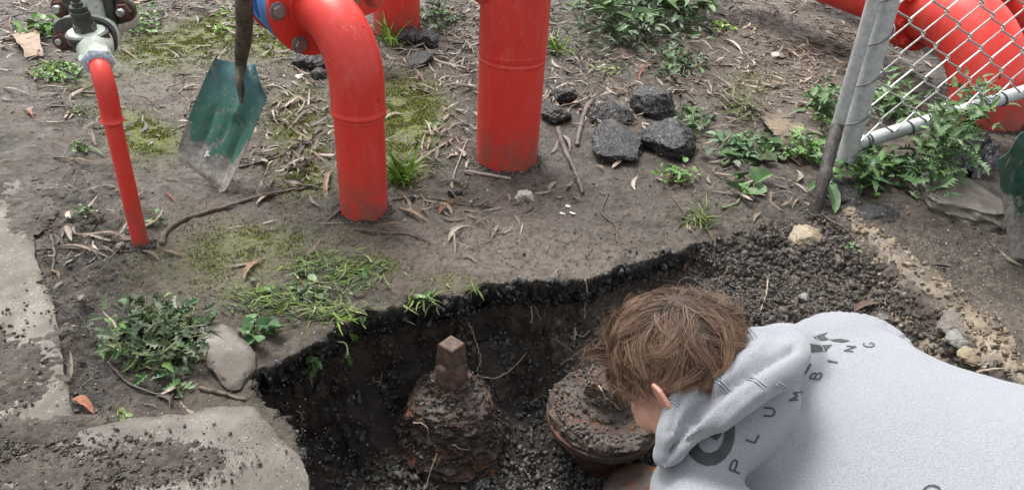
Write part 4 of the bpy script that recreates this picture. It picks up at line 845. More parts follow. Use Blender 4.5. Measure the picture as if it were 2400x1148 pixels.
for sh, el_, wr in ((shl-l_ax*.02, ell, wrl), (shr, elr, wrr)):
    caps(g, [body_pt(.0), sh, sh*.5+el_*.5, el_], [.10, .095, .078, .066]); caps(g, [el_, el_*.5+wr*.5, wr-(wr-el_)*.1], [.066, .060, .048]); caps(g, [wr-(wr-el_)*.12, wr-(wr-el_)*.01], [.040, .038])
caps(g, rp([(1585, 1140, 1.23), (1660, 1075, 1.225), (1740, 1000, 1.235), (1800, 930, 1.26)]), [.045, .055, .06, .06]); caps(g, rp([(1590, 1150, 1.22), (1640, 1230, 1.2), (1760, 1300, 1.2)]), [.055, .08, .09])
caps(g, rp([(1650, 965, 1.29), (1740, 900, 1.32), (1840, 850, 1.38)]), [.06, .075, .075])
def folds(v, nn_):
    q_ = np.c_[(v-S1)@s_ax, (v-S1)@l_ax, (v-S1)@n_ax]; near_sh = np.exp(-((q_[:, 0]+.02)/.10)**2)*np.exp(-((np.abs(q_[:, 1])-.2)/.09)**2)
    r1 = 1-np.abs(fbm(np.c_[q_[:, 0]*3+q_[:, 1]*2, q_[:, 1]*2.2-q_[:, 0], q_[:, 2]*3], 200, 3)); low = (q_[:, 2] < -.10)
    return v+nn_*((r1**3*.016*(.5+1.2*near_sh+low))+fbm(q_*14, 210, 3)*.0018-.004)[:, None]
hood_o, hv = remeshed('hoodie', g, .0065, .8, M['hoodie'], 45, folds); 
HB = BVHTree.FromPolygons([tuple(x) for x in hv], [tuple(p.vertices) for p in hood_o.data.polygons]); man.part('hoodie', hood_o, None)
#hood lying rolled behind the neck
g = G()
caps(g, rp([(1558, 1082, 1.150), (1568, 1030, 1.150), (1594, 972, 1.155), (1634, 908, 1.165), (1680, 855, 1.18), (1745, 822, 1.20), (1815, 806, 1.235), (1862, 800, 1.27)]), [.012, .022, .028, .032, .034, .034, .030, .018], 20, 8)
caps(g, rp([(1570, 1062, 1.160), (1640, 960, 1.150), (1700, 905, 1.15), (1770, 860, 1.17), (1850, 830, 1.22)]), [.02, .026, .030, .036, .03], 20, 8)
caps(g, rp([(1562, 1068, 1.150), (1640, 1000, 1.135), (1706, 956, 1.13), (1776, 896, 1.145), (1834, 856, 1.18), (1862, 812, 1.235)]), [.014, .018, .025, .030, .033, .026], 20, 8)
caps(g, rp([(1632, 965, 1.20), (1705, 908, 1.19), (1780, 856, 1.20), (1845, 812, 1.26)]), [.03, .040, .045, .03], 20, 8)
caps(g, rp([(1556, 1070, 1.17), (1610, 990, 1.20), (1690, 900, 1.23), (1780, 850, 1.26), (1850, 815, 1.29)]), [.02, .03, .04, .045, .03], 20, 8)
def hfold(v, nn_):
    PXv = np.array([pix(p) for p in v]); d_ = np.zeros(len(v))
    def crease(pts, w, h):
        p = spline([np.array([a, b, 0.]) for a, b in pts], 60)[:, :2]; dd = np.min(np.hypot(PXv[:, None, 0]-p[None, :, 0], PXv[:, None, 1]-p[None, :, 1]), axis=1); return h*np.exp(-(dd/w)**2)
    d_ += crease([(1655, 905), (1650, 930), (1625, 965), (1600, 1010), (1575, 1060)], 12, -.017)+crease([(1625, 985), (1680, 930), (1740, 888), (1800, 850), (1860, 815)], 12, -.011)
    d_ += crease([(1600, 905), (1585, 950), (1572, 1010)], 9, -.006)+crease([(1560, 1085), (1600, 1045), (1640, 1020)], 8, -.006)+crease([(1690, 1000), (1760, 935), (1790, 915)], 10, .004)+crease([(1790, 800), (1740, 850), (1690, 900)], 14, .004)
    return v+nn_*(d_+fbm(v*28, 230, 3)*.0028)[:, None]
ho, hov = remeshed('hood', g, .0052, .5, M['hoodie'], 12, hfold); man.part('hood', ho, None)
HB2 = BVHTree.FromPolygons([tuple(x) for x in hov], [tuple(p.vertices) for p in ho.data.polygons])
# stitched seams on the hood: three short double rows
def onsurf(bv, px, py, off=.0012):
    d = nrm(P(px, py)-CP); r = bv.ray_cast(Vector(CP), Vector(d)); return (np.array(r[0])+np.array(r[1])*off) if r[0] is not None else None
M['seam'] = m_simple('grey_seam_thread', (.30, .32, .35), (.24, .26, .28), rough=.9)
for pts in ([(1752, 888), (1772, 895), (1790, 910)], [(1818, 900), (1838, 910), (1855, 928)], [(1676, 893), (1692, 902), (1706, 918)], [(1560, 938), (1575, 942), (1590, 950)]):
    for o_ in (0, 5):
        q_ = [onsurf(HB2, a+o_, b-o_) for a, b in spline([np.array([a, b, 0.]) for a, b in pts], 8)[:, :2]]; q_ = [x for x in q_ if x is not None]
        if len(q_) > 3: g = G(); tube(g, q_, .0011, 5); man.part('seam', g, M['seam'])
# print on the back
M['ink'] = m_simple('charcoal_screen_print', (.030, .034, .038), (.045, .048, .052), 60, .8, 300, .4, c3=(.16, .17, .18), c3sc=260, c3t=(.66, .72))
def decal(polys, name='print_letter'):
    """flat print: pieces traced on the cloth, cut small so that they follow it"""
    g = G()
    for poly in polys:
        poly = np.array(poly, float); E = []
        for a, b in zip(poly, np.roll(poly, -1, 0)): k = max(1, int(np.hypot(*(b-a))/5)); E += [a+(b-a)*j/k for j in range(k)]
        E = np.array(E); x0, y0 = E.min(0); x1, y1 = E.max(0); gx_, gy_ = np.meshgrid(np.arange(x0+2, x1, 5), np.arange(y0+2, y1, 5)); I = np.c_[gx_.ravel(), gy_.ravel()]
        ins = np.zeros(len(I), bool); dm = np.full(len(I), 99.)
        for a, b in zip(E, np.roll(E, -1, 0)):
            ins ^= ((a[1] > I[:, 1]) != (b[1] > I[:, 1])) & (I[:, 0] < (b[0]-a[0])*(I[:, 1]-a[1])/(b[1]-a[1]+1e-12)+a[0]); dm = np.minimum(dm, np.hypot(*(I-a).T))
        I = I[ins & (dm > 2.5)]
        V, _, Fc, *_ = geometry.delaunay_2d_cdt([Vector(p) for p in np.vstack([E, I])], [], [list(range(len(E)))], 1, 1e-4)
        W_ = [onsurf(HB, v[0], v[1], .0010) for v in V]
        if any(w is None for w in W_): continue
        g.add(np.array(W_), [list(f) for f in Fc])
    if g.n: man.part(name, g, M['ink'], False)
def strokes(O, u, r, ss_, w=4.4, name='print_letter'):
    """letter strokes in unit coordinates (x along r, y along u), zoomed picture coordinates"""
    O, u, r = [np.array(k, float)/2.26 for k in (O, u, r)]; O = O+[1400, 640]; polys = []
    for st in ss_:
        p = np.array([O+r*x+u*y for x, y in st]); t_ = np.gradient(p, axis=0); t_ /= np.linalg.norm(t_, axis=1)[:, None]+1e-9; nn_ = np.c_[-t_[:, 1], t_[:, 0]]*w/2
        polys.append(np.vstack([p+nn_, (p-nn_)[::-1]]))
    decal(polys, name)
arc = lambda cx, cy, rx, ry, a0, a1, n=9: [(cx+rx*math.cos(math.radians(a)), cy+ry*math.sin(math.radians(a))) for a in np.linspace(a0, a1, n)]
Pst = [[(0, 0), (0, 1)], [(0, 1)]+arc(.55, .76, .42, .24, 90, -90)+[(0, .52)]]
strokes((752, 1058), (-54, -22), (22, -56), Pst)
strokes((833, 897), (-48, -17), (22, -42), [[(0, 1), (0, 0)], [(0, 0), (1, 0)]])
strokes((936, 757), (-56, -3), (4, -42), [[(0, 1), (0, .35)]+arc(.5, .35, .5, .35, 180, 360, 9)+[(1, .35), (1, 1)]])
strokes((1062, 668), (-48, 6), (24, -40), [[(0, 0), (0, 1)], [(0, 1), (.5, .3)], [(.5, .3), (1, 1)], [(1, 1), (1, 0)]], 3.9)
strokes((1172, 563), (-50, -8), (20, -32), [[(0, 0), (0, 1)], [(0, 1)]+arc(.5, .77, .4, .23, 90, -90)+[(0, .54)], [(0, .54)]+arc(.6, .27, .42, .27, 90, -90)+[(0, 0)]], 3.9)
strokes((1272, 475), (-56, -12), (10, -20), [[(0, 0), (0, 1)]], 3.9)
strokes((1358, 416), (-52, -4), (14, -25), [[(0, 0), (0, 1)], [(0, 1), (1, 0)], [(1, 0), (1, 1)]], 2.8)
strokes((1462, 394), (-58, -8), (10, -20), [arc(.5, .5, .55, .5, 60, 330, 14)+[(1, .45), (.55, .45)]], 2.4)
# thick letters: G and the parts of the next ones that the hood leaves free
ring = [(1611, 1024), (1610, 1045), (1617, 1066), (1632, 1082), (1654, 1091), (1676, 1089), (1698, 1075), (1713, 1054), (1721, 1030), (1723, 1004), (1719, 985), (1690, 985), (1697, 1002), (1698, 1020), (1692, 1040), (1681, 1054), (1665, 1061), (1650, 1058), (1639, 1046), (1635, 1030), (1636, 1012), (1614, 1010)]
decal([ring]); decal([[(1662, 1023), (1680, 1032), (1697, 1010), (1691, 990), (1680, 990), (1668, 1006)]], 'print_letter')
decal([[(1875, 868), (1884, 845), (1902, 853), (1888, 876)], [(1885, 803), (1922, 809), (1951, 808), (1938, 821), (1895, 826), (1885, 826)], [(1905, 790), (1922, 784), (1941, 779), (1931, 787), (1944, 796), (1926, 799)], [(1944, 796), (1971, 794), (1993, 799), (1975, 803), (1953, 800)]], 'print_letter')
decal([[(2160, 1150), (2166, 1142), (2176, 1136), (2190, 1135), (2202, 1140), (2208, 1150), (2203, 1151), (2196, 1144), (2185, 1140), (2176, 1141), (2166, 1152)]], 'print_mark')
# trousers and boots
M['denim'] = m_simple('dark_work_trousers', (.03, .035, .045), (.045, .05, .06), 30, .9, 200, .4); M['boot'] = m_simple('brown_work_boot', (.10, .055, .03), (.07, .04, .025), 30, .6)
g = G(); ellip(g, hips, np.array([s_ax*.15, l_ax*.19, n_ax*.14]))
for hp, kn, ft in ((hips_l, knl, ftl), (hips_r, knr, ftr)): caps(g, [hp, hp*.5+kn*.5, kn], [.115, .098, .080]); caps(g, [kn, kn*.5+ft*.5, ft+[0, 0, .05]], [.080, .075, .068])
o, _ = remeshed('trousers', g, .012, .5, M['denim'], 6, lambda v, n_: v+n_*(fbm(v*12, 77, 3)*.008)[:, None]); man.part('trousers', o, None)
for ft in (ftl, ftr):
    g = G(); caps(g, [ft+[0, 0, .1], ft, ft-[0, 0, .01]], [.058, .055, .05], 16, 4); caps(g, [ft-fwd*.05-[0, 0, .025], ft+fwd*.08-[0, 0, .03], ft+fwd*.17-[0, 0, .035]], [.043, .045, .035], 16, 5)
    o, _ = remeshed('boot', g, .009, .5, M['boot'], 3); man.part('boot', o, None)
# hair
HR = np.random.default_rng(21); nH = 26000
def scalp(n):
    out = []
    while len(out) < n:
        d = HR.normal(size=(4000, 3)); d /= np.linalg.norm(d, axis=1)[:, None]; x, y, z = d.T
        front = z > (.42-.9*np.clip(np.abs(y)-.45, 0, 1)); back = (z > -.62+.25*np.abs(y)); ok = np.where(x > .25, front & (z > .2), back)
        ok &= ~((x > -.12) & (x <= .25) & (z < -.12)); ok &= ~((np.abs(y) > .8) & (z < -.05) & (x > -.35))
        out += list(d[ok])
    return np.array(out[:n])
sc_ = np.array([.098, .076, .090])*HS; cen = np.array([-.008, 0, .02])*HS
D_ = scalp(nH); GD = scalp(700); wh = nrm((-.62, .12, .75)); gl = np.array([g_ax@np.array([0, 0, -1.]), e_ax@np.array([0, 0, -1.]), u_ax@np.array([0, 0, -1.])])
def flow(d, sd_=0):
    """combing direction over the scalp: away from the crown whorl, with a swirl"""
    a = d-wh*(d@wh)[:, None]; a /= np.linalg.norm(a, axis=1)[:, None]+1e-6; sw = np.cross(np.tile(wh, (len(d), 1)), a)
    dist = np.arccos(np.clip(d@wh, -1, 1)); wv = fbm(d*2.6, 300+sd_, 2)[:, None]*1.5
    f = np.cross(np.cross(np.tile(wh, (len(d), 1)), d), d)*-1; f = -f; f = a-d*np.sum(a*d, axis=1)[:, None]; f /= np.linalg.norm(f, axis=1)[:, None]+1e-6
    s2 = np.cross(d, f); f = f+s2*(.75*np.exp(-(dist/.8)**2)[:, None]+wv*.8)+gl*.25; f -= d*np.sum(f*d, axis=1)[:, None]; return f/(np.linalg.norm(f, axis=1)[:, None]+1e-6)
gi = np.argmax(D_@GD.T+HR.normal(0, .004, (nH, len(GD))), axis=1) 
NS = 8; LEN_G = HR.uniform(.052, .085, len(GD)); lift_g = HR.uniform(.45, 1.05, len(GD)); curl_g = HR.uniform(-1.6, 1.6, len(GD))
FG = flow(GD); SG = np.cross(GD, FG)
FG = FG+SG*HR.normal(0, .75, (len(GD), 1)); FG /= np.linalg.norm(FG, axis=1)[:, None]
FD = flow(D_)*.5+FG[gi]*.5; L = LEN_G[gi]*HR.uniform(.75, 1.15, nH); lowz = ss(.1, -.5, D_[:, 2]); L *= 1-.6*lowz; L *= 1-.45*ss(.55, .85, np.abs(D_[:, 1]))*ss(.5, .0, D_[:, 2])
fr = (ss(.1, .5, D_[:, 0])); L *= 1+.25*fr; L *= 1+.35*ss(-.55, -.85, D_[:, 0])*ss(-.6, -.2, D_[:, 2])
lf = lift_g[gi]+HR.normal(0, .12, nH); root = D_*sc_*1.0+cen; groot = GD*sc_+cen
pts = np.zeros((nH, NS, 3)); p = root.copy(); dirv = D_*(.55*lf)[:, None]+FD; dirv /= np.linalg.norm(dirv, axis=1)[:, None]; bend = np.cross(D_, FD)
for k in range(NS):
    pts[:, k] = p; tt = k/(NS-1)
    dirv = dirv-D_*(.16*lf+.03)[:, None]+bend*(curl_g[gi]*.24)[:, None]+gl*.035+bend*(.22*np.sin(tt*7+curl_g[gi]*4))[:, None]+HR.normal(0, .05, (nH, 3)); dirv /= np.linalg.norm(dirv, axis=1)[:, None]
    p = p+dirv*(L/(NS-1))[:, None]
    rad = np.linalg.norm((p-cen)/sc_, axis=1); inn = rad < 1.02+.10*tt; p[inn] = (p[inn]-cen)/rad[inn, None]*(1.02+.10*tt)+cen
# clumping towards the guide of the lock
gt = np.zeros((len(GD), NS, 3)); cnt = np.bincount(gi, minlength=len(GD))[:, None]
for k in range(NS):
    for c_ in range(3): gt[:, k, c_] = np.bincount(gi, weights=pts[:, k, c_], minlength=len(GD))/np.maximum(cnt[:, 0], 1)
for k in range(NS): cl = .68*(k/(NS-1))**1.1*(HR.random(nH) < .9)[:, None]; pts[:, k] = pts[:, k]*(1-cl)+gt[gi, k]*cl
Wp = HC+pts[..., 0:1]*g_ax+pts[..., 1:2]*e_ax+pts[..., 2:3]*u_ax; Dw = D_@np.array([g_ax, e_ax, u_ax])
tg = np.gradient(Wp, axis=1); wdv = np.cross(tg, Dw[:, None, :]+HR.normal(0, .5, (nH, 1, 3))); wdv /= np.linalg.norm(wdv, axis=2)[..., None]+1e-9
ww = np.linspace(1, .25, NS)[None, :, None]*.00048*HR.uniform(.7, 1.3, (nH, 1, 1)); V = np.stack([Wp-wdv*ww, Wp+wdv*ww], 2).reshape(-1, 3)
bi = (np.arange(nH)*NS*2)[:, None]+(np.arange(NS-1)*2)[None]; qh = np.stack([bi, bi+1, bi+3, bi+2], -1).reshape(-1, 4)
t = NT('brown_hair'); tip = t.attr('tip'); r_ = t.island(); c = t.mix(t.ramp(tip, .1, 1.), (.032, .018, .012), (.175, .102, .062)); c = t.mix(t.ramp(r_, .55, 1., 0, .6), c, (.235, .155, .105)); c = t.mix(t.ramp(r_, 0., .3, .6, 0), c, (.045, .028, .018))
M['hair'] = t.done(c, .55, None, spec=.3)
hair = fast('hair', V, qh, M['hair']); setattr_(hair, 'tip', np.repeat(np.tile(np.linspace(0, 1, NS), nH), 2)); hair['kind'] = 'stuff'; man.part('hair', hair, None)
v, f = ICO[4]; x, y, z = v.T; okv = ((x <= .25) & (z > -.55) & ~((x > -.12) & (z < -.1))) | ((x > .2) & (z > .40)); okv &= ~((np.abs(y) > .78) & (z < -.02) & (x > -.35)); ff = [list(q_) for q_ in f if okv[q_].all()]
vv = v*(sc_*1.035)+cen; g = G(); g.add(HC+vv[:, :1]*g_ax+vv[:, 1:2]*e_ax+vv[:, 2:3]*u_ax, ff); man.part('hair_underlayer', g, m_simple('dark_hair_roots', (.035, .022, .015), (.05, .032, .02), 60, .8, 200, .8))
# ---------------------------------------------------------------- litter, stones, plants
def prof_leaf(kind, n):
    x = np.linspace(0, 1, n)
    if kind == 'lance': w = np.sin(math.pi*x**.8)**.9*.5
    elif kind == 'blade': w = (1-x)**.6*.5
    elif kind == 'oval': w = np.sqrt(np.clip(1-(2*x-1)**2, 0, 1))*.5
    elif kind == 'saw': w = np.sin(math.pi*x**.75)**.8*.5; w = w*np.where(np.arange(n) % 2, 1.0, .48)
    elif kind == 'lobed': w = np.sin(math.pi*x**.7)**.6*.5; w = w*np.where(np.arange(n) % 3 == 1, 1.1, .42)
    w[0] = max(w[0]*1, .03); w[-1] = .01; return x, w
def leaf_t(kind, wr=.2, n=8, sickle=0., bend=0., fold=.15, curl=0., seed=0):
    """unit leaf along +x: three vertices a row"""
    x, w = prof_leaf(kind, n); w = w*wr; rg = np.random.default_rng(seed); y = sickle*(x-x*x)*4*.25; z = bend*x*x+curl*np.sin(x*5+seed)*.05
    C_ = np.c_[x, y, z]; tx = np.gradient(C_[:, :2], axis=0); tx /= np.linalg.norm(tx, axis=1)[:, None]; nx_ = np.c_[-tx[:, 1], tx[:, 0], np.zeros(n)]
    j = rg.normal(0, .02, (n, 2))*wr*2
    Lv = C_+nx_*(w+j[:, 0]*(w > .02))[:, None]+np.c_[-w*.25*(kind in ('saw', 'lobed'))*0, 0*w, fold*w*2]; Rv = C_-nx_*(w+j[:, 1]*(w > .02))[:, None]+np.c_[0*w, 0*w, fold*w*2]
    V = np.stack([Lv, C_, Rv], 1).reshape(-1, 3); f = []
    for i in range(n-1): a = 3*i; f += [[a, a+1, a+4, a+3], [a+1, a+2, a+5, a+4]]
    return V, np.array(f)
def twig_t(n=6, r=.02, seed=0, wob=.12, sides=4):
    rg = np.random.default_rng(seed); p = np.c_[np.linspace(0, 1, n), np.cumsum(rg.normal(0, wob/2, n)), np.abs(np.cumsum(rg.normal(0, wob/6, n)))]; g = G(); tube(g, p, np.linspace(r, r*.5, n), sides, False); return g.v[0], np.array(g.f)
GUM = [leaf_t('lance', random.uniform(.12, .24), 8, random.uniform(-.9, .9), random.uniform(-.12, .18), random.uniform(-.6, .8), random.uniform(-1, 1), k) for k in range(16)]
STRIP = [leaf_t('lance', random.uniform(.04, .09), 8, random.uniform(-.5, .5), random.uniform(-.1, .12), .3, 1.5, 50+k) for k in range(6)]
TWIG = [twig_t(6, random.uniform(.008, .018), k, .10) for k in range(10)]
def lay2(name, mat, weight, n, smin, smax, tmpl, tilt, h, power=1.3, smooth=True):
    p, nr = pick(weight, n); s = smin+(smax-smin)*RNG.random(n)**power; R = align_rot(randrot(n, tilt), nr); p = p+nr*RNG.uniform(.001, h, n)[:, None]
    return tag(scatter(name, tmpl, p, s, R, mat, smooth), kind='stuff')
lit = smear(blob(700, 300, 110, 130), .8*blob(650, 390, 90, 50), blob(1150, 90, 220, 110), .9*blob(1000, 430, 120, 70), blob(1420, 200, 260, 70), .8*blob(1650, 200, 200, 60), .9*blob(1900, 120, 150, 110), .6*blob(1750, 430, 120, 70), .8*blob(60, 60, 110, 110), .9*blob(480, 20, 150, 30), .5*blob(230, 540, 90, 90), .5*blob(620, 40, 90, 60), .8*blob(1080, 250, 60, 150), .35*blob(520, 200, 120, 120), .25*blob(450, 900, 130, 40), .5*blob(200, 320, 80, 90), .7*blob(1700, 60, 120, 60), .5*blob(1350, 420, 100, 50), .7*blob(2200, 30, 200, 120), .35*blob(1150, 520, 180, 60))*(1-pit)+.01
litc = lit*(.25+ss(-.25, .35, fbm(XY*5, 141, 3)))
lay2('leaf_litter', M['litter'], litc, 5600, .035, .13, GUM, .28, .012)
lay2('bark_strips', M['litter'], litc, 1500, .06, .22, STRIP, .3, .016)
lay2('twig_litter', M['twig'], litc+.04*(1-pit), 1700, .03, .22, TWIG, .2, .012, 2)
dk = smear(blob(230, 540, 80, 120), blob(210, 800, 70, 120), .8*blob(430, 900, 120, 50), .6*blob(150, 260, 60, 60))*(1-pit)
M['darktwig'] = m_simple('wet_dark_twigs', (.028, .021, .017), (.06, .045, .036), 30, .5); lay2('wet_twigs', M['darktwig'], dk, 500, .03, .14, TWIG+STRIP, .4, .012)
lay2('fallen_leaf_scraps', M['litter'], pit*(1-deep)*.5+.4*pale_m*(1-pit)+.3*rub, 260, .012, .06, GUM+STRIP, .5, .008)
# single leaves and sticks
DG = None
def ray_all(px, py):
    global DG
    if DG is None: bpy.context.view_layer.update(); DG = bpy.context.evaluated_depsgraph_get()
    d = nrm(P(px, py)-CP); ok, loc, n_, *_ = S.ray_cast(DG, Vector(CP+d*.02), Vector(d)); return (np.array(loc), np.array(n_)) if ok else (P(px, py), np.array([0, 0, 1.]))
LC = {'tan': (.30, .20, .13), 'orange': (.33, .13, .07), 'grey': (.22, .18, .15), 'pale': (.42, .36, .29), 'brown': (.14, .09, .065), 'green': (.15, .20, .10), 'red': (.22, .07, .05), 'dark': (.05, .038, .03)}
for k_, c_ in LC.items(): M['l_'+k_] = m_simple('dry_leaf_'+k_, c_, tuple(x*.65 for x in c_), 40, .6, 160, .4, c3=tuple(x*.35 for x in c_), c3sc=50, c3t=(.62, .72))
def one_leaf(x0, y0, x1, y1, w, col, label, sick=.3, name='fallen_leaf', kind='lance', lift=.006, group=None, curl=.6):
    a, b = hit(x0, y0), hit(x1, y1); L = np.linalg.norm(b-a); v, f = leaf_t(kind, w/L, 12, sick, .0, .35, curl, int(x0)); v = v.copy(); v[:, 2] *= 1.; ex = nrm(b-a); ey = nrm(np.cross((0, 0, 1), ex)); ez = np.cross(ex, ey)
    base = a.copy(); W_ = (v[:, :1]*ex+v[:, 1:2]*ey+v[:, 2:3]*ez)*L; W_[:, 2] += lift+.010*np.sin(v[:, 0]*3.1)
    g = G(); g.add(np.concatenate([W_, W_-ez*.0012]), f.tolist()+[[i+len(v) for i in q[::-1]] for q in f.tolist()]); o = g.obj(name, M['l_'+col]); o.location = base; return tag(o, label, 'leaf' if 'leaf' in name else 'bark', group)
LEAVES = [(573, 660, 625, 605, .022, 'tan', 'curved tan leaf lying alone on bare mud left of the pulled grass', .5), (378, 728, 465, 724, .020, 'grey', 'long grey leaf lying level just above the wilted dark weed bunch', .1), (170, 940, 222, 972, .026, 'orange', 'orange-tan leaf beside the corner of the concrete path', .3),
 (935, 488, 1008, 525, .018, 'tan', 'slim tan leaf right of the bent pipe foot, pointing to the hole', -.2), (1052, 568, 1102, 535, .020, 'pale', 'curved pale leaf on the mud below the stick pile by the pipes', .7), (1030, 502, 1068, 480, .022, 'orange', 'leaf with an orange tip between the two red pipe feet', .4),
 (765, 468, 782, 400, .022, 'tan', 'tan leaf standing on edge against the left side of the bent pipe foot', .2), (185, 345, 245, 370, .016, 'green', 'long green-grey leaf beside the small weed left of the thin pipe', .3), (170, 375, 240, 385, .013, 'tan', 'tan curled leaf just under a greenish one left of the thin pipe', -.5),
 (5, 208, 72, 224, .016, 'pale', 'pale leaf at the far left edge below the peeling bark', -.3), (55, 262, 80, 280, .016, 'orange', 'small orange-brown leaf on mud at far left', .2), (355, 108, 425, 112, .014, 'pale', 'pale narrow leaf across the moss right of the green valve', .1), (285, 118, 322, 145, .012, 'tan', 'small straw-coloured leaf in the moss beside the green valve', .1),
 (330, 590, 375, 615, .016, 'grey', 'grey leaf just below the foot of the thin red pipe', .2), (385, 590, 438, 603, .014, 'tan', 'tan leaf right of the foot of the thin pipe', -.3), (385, 455, 412, 482, .010, 'red', 'thin reddish leaf on mud below the shovel', .2), (120, 640, 140, 660, .012, 'tan', 'small curled leaf at the edge of the concrete path', .6),
 (2000, 735, 2062, 715, .030, 'brown', 'brown curled leaf on the rubble above the far shoulder', .5), (1690, 95, 1745, 130, .024, 'pale', 'broad pale leaf near the top, right of the bushy weeds', .2), (1500, 200, 1560, 150, .018, 'red', 'reddish leaf below the bushy weeds at top', .6), (1560, 170, 1625, 235, .030, 'dark', 'dark strip-like leaf below the bushy weeds', .1),
 (1305, 312, 1335, 360, .020, 'grey', 'grey-brown leaf by the forked wood beside the thickest pipe', .3), (1655, 190, 1665, 225, .014, 'tan', 'small upright tan leaf between the weeds and the tan patch', .2), (1150, 510, 1140, 560, .010, 'brown', 'brown sliver of leaf on the mud under the thickest pipe', .3), (1605, 640, 1622, 600, .020, 'brown', 'narrow brown leaf on the trench edge above his hair', .3)]
for a in LEAVES: one_leaf(*a)
def stick(pts, r0, r1, mat, label, name='stick', lift=.006, taper=True, cat='stick', flat=None):
    w = np.array([hit(a, b) for a, b in pts]); w[:, 2] += lift; p = spline(w, 10*len(w)); p = p+fbm(p*30, int(pts[0][0]), 3)[:, None]*.003; p[:, 2] = np.maximum(p[:, 2], [gz(a[0], a[1])+r0*.3 for a in p]) if lift < .02 else p[:, 2]
    r = np.linspace(r0, r1, len(p))*(1+.18*fbm(p*60, 5, 2)); g = G(); tube(g, p-p[0], r, 10, True, flat); o = g.obj(name, mat); o.location = p[0]; return tag(o, label, cat)
M['stick_grey'] = m_simple('weathered_stick', (.14, .11, .088), (.085, .064, .05), 30, .75, 120, .8, .003, c3=(.04, .03, .024), c3sc=30, c3t=(.55, .65)); M['stick_pale'] = m_simple('bleached_stick', (.36, .31, .26), (.25, .21, .17), 30, .7, 120, .7, .002)
M['wood_dark'] = m_simple('wet_split_wood', (.13, .095, .085), (.07, .05, .045), 16, .55, 90, .8, .004, c3=(.035, .026, .022), c3sc=18, c3t=(.52, .62))
stick([(380, 575), (388, 548), (430, 518), (520, 490), (610, 462), (700, 446), (765, 432)], .011, .005, M['stick_grey'], 'long curved branch on the mud from the thin pipe foot towards the bent pipe')
stick([(-20, 590), (60, 589), (170, 585), (310, 592)], .0042, .003, M['stick_grey'], 'thin straight twig crossing the concrete path at far left')
stick([(1088, 405), (1130, 410), (1196, 422)], .0095, .006, M['stick_pale'], 'short bleached stick lying under the thickest pipe')
stick([(830, 540), (900, 548), (960, 552), (1010, 574)], .005, .003, M['stick_grey'], 'thin brown twig on mud just below the bent pipe foot')
stick([(1388, 238), (1372, 262), (1358, 310), (1352, 345)], .017, .012, M['wood_dark'], 'upper arm of dark split wood between the thickest pipe and the asphalt lumps', name='split_wood', cat='wood')
stick([(1308, 306), (1322, 350), (1345, 400), (1366, 456)], .017, .010, M['wood_dark'], 'long dark split wood pointing down to the mud right of the thickest pipe', name='split_wood', cat='wood')
stick([(1000, 122), (1025, 146), (1060, 155), (1098, 164)], .012, .007, M['stick_pale'], 'bent pale stick near the back riser pipe')
stick([(672, 402), (700, 365), (725, 330), (752, 305)], .011, .007, M['stick_grey'], 'short brown stick slanting up in the litter left of the bent pipe')
stick([(560, 395), (640, 375), (700, 345), (780, 330)], .007, .004, M['stick_grey'], 'dark twig reaching from the shovel edge to the bent pipe')
stick([(600, 210), (650, 205), (690, 230), (712, 270)], .005, .003, M['stick_pale'], 'thin arched twig between shovel and bent pipe')
stick([(1058, 440), (1068, 400), (1095, 330)], .005, .003, M['stick_pale'], 'slim pale twig left of the thickest pipe, nearly upright in the picture')
stick([(920, 470), (990, 465), (1080, 480), (1160, 486)], .005, .003, M['stick_grey'], 'twig lying level between the two red pipe feet')
stick([(960, 395), (1010, 360), (1060, 330)], .007, .005, M['stick_pale'], 'pale twig slanting out of the grass tuft')
stick([(78, 786), (105, 815), (112, 850), (118, 888)], .006, .004, M['stick_grey'], 'bent twig on the muddy part of the concrete path')
stick([(75, 868), (120, 885)], .009, .005, M['darktwig'], 'dark short twig beside the bent one on the path')
stick([(118, 545), (128, 590), (124, 640)], .006, .004, M['stick_grey'], 'short upright-looking twig crossing the straight one at far left')
stick([(20, 1062), (60, 1042), (95, 1024)], .006, .004, M['stick_pale'], 'straw-coloured twig in the joint between path and slab')
stick([(255, 850), (300, 900), (360, 925), (420, 935)], .005, .003, M['darktwig'], 'dark twig below the wilted weed bunch')
stick([(470, 912), (520, 925), (575, 940)], .008, .004, M['stick_grey'], 'grey bark splinter at the upper edge of the front slab')
stick([(1425, 455), (1410, 500), (1440, 530), (1446, 570)], .004, .003, M['stick_grey'], 'wavy thin twig on the mud under the asphalt lumps')
stick([(1690, 490), (1725, 480), (1742, 450)], .007, .005, M['l_green'], 'bent green-brown stalk beside the spiky grass tuft', name='stalk', cat='stalk')
stick([(1925, 505), (1990, 545)], .005, .003, M['stick_grey'], 'twig lying across the broken paving edge')
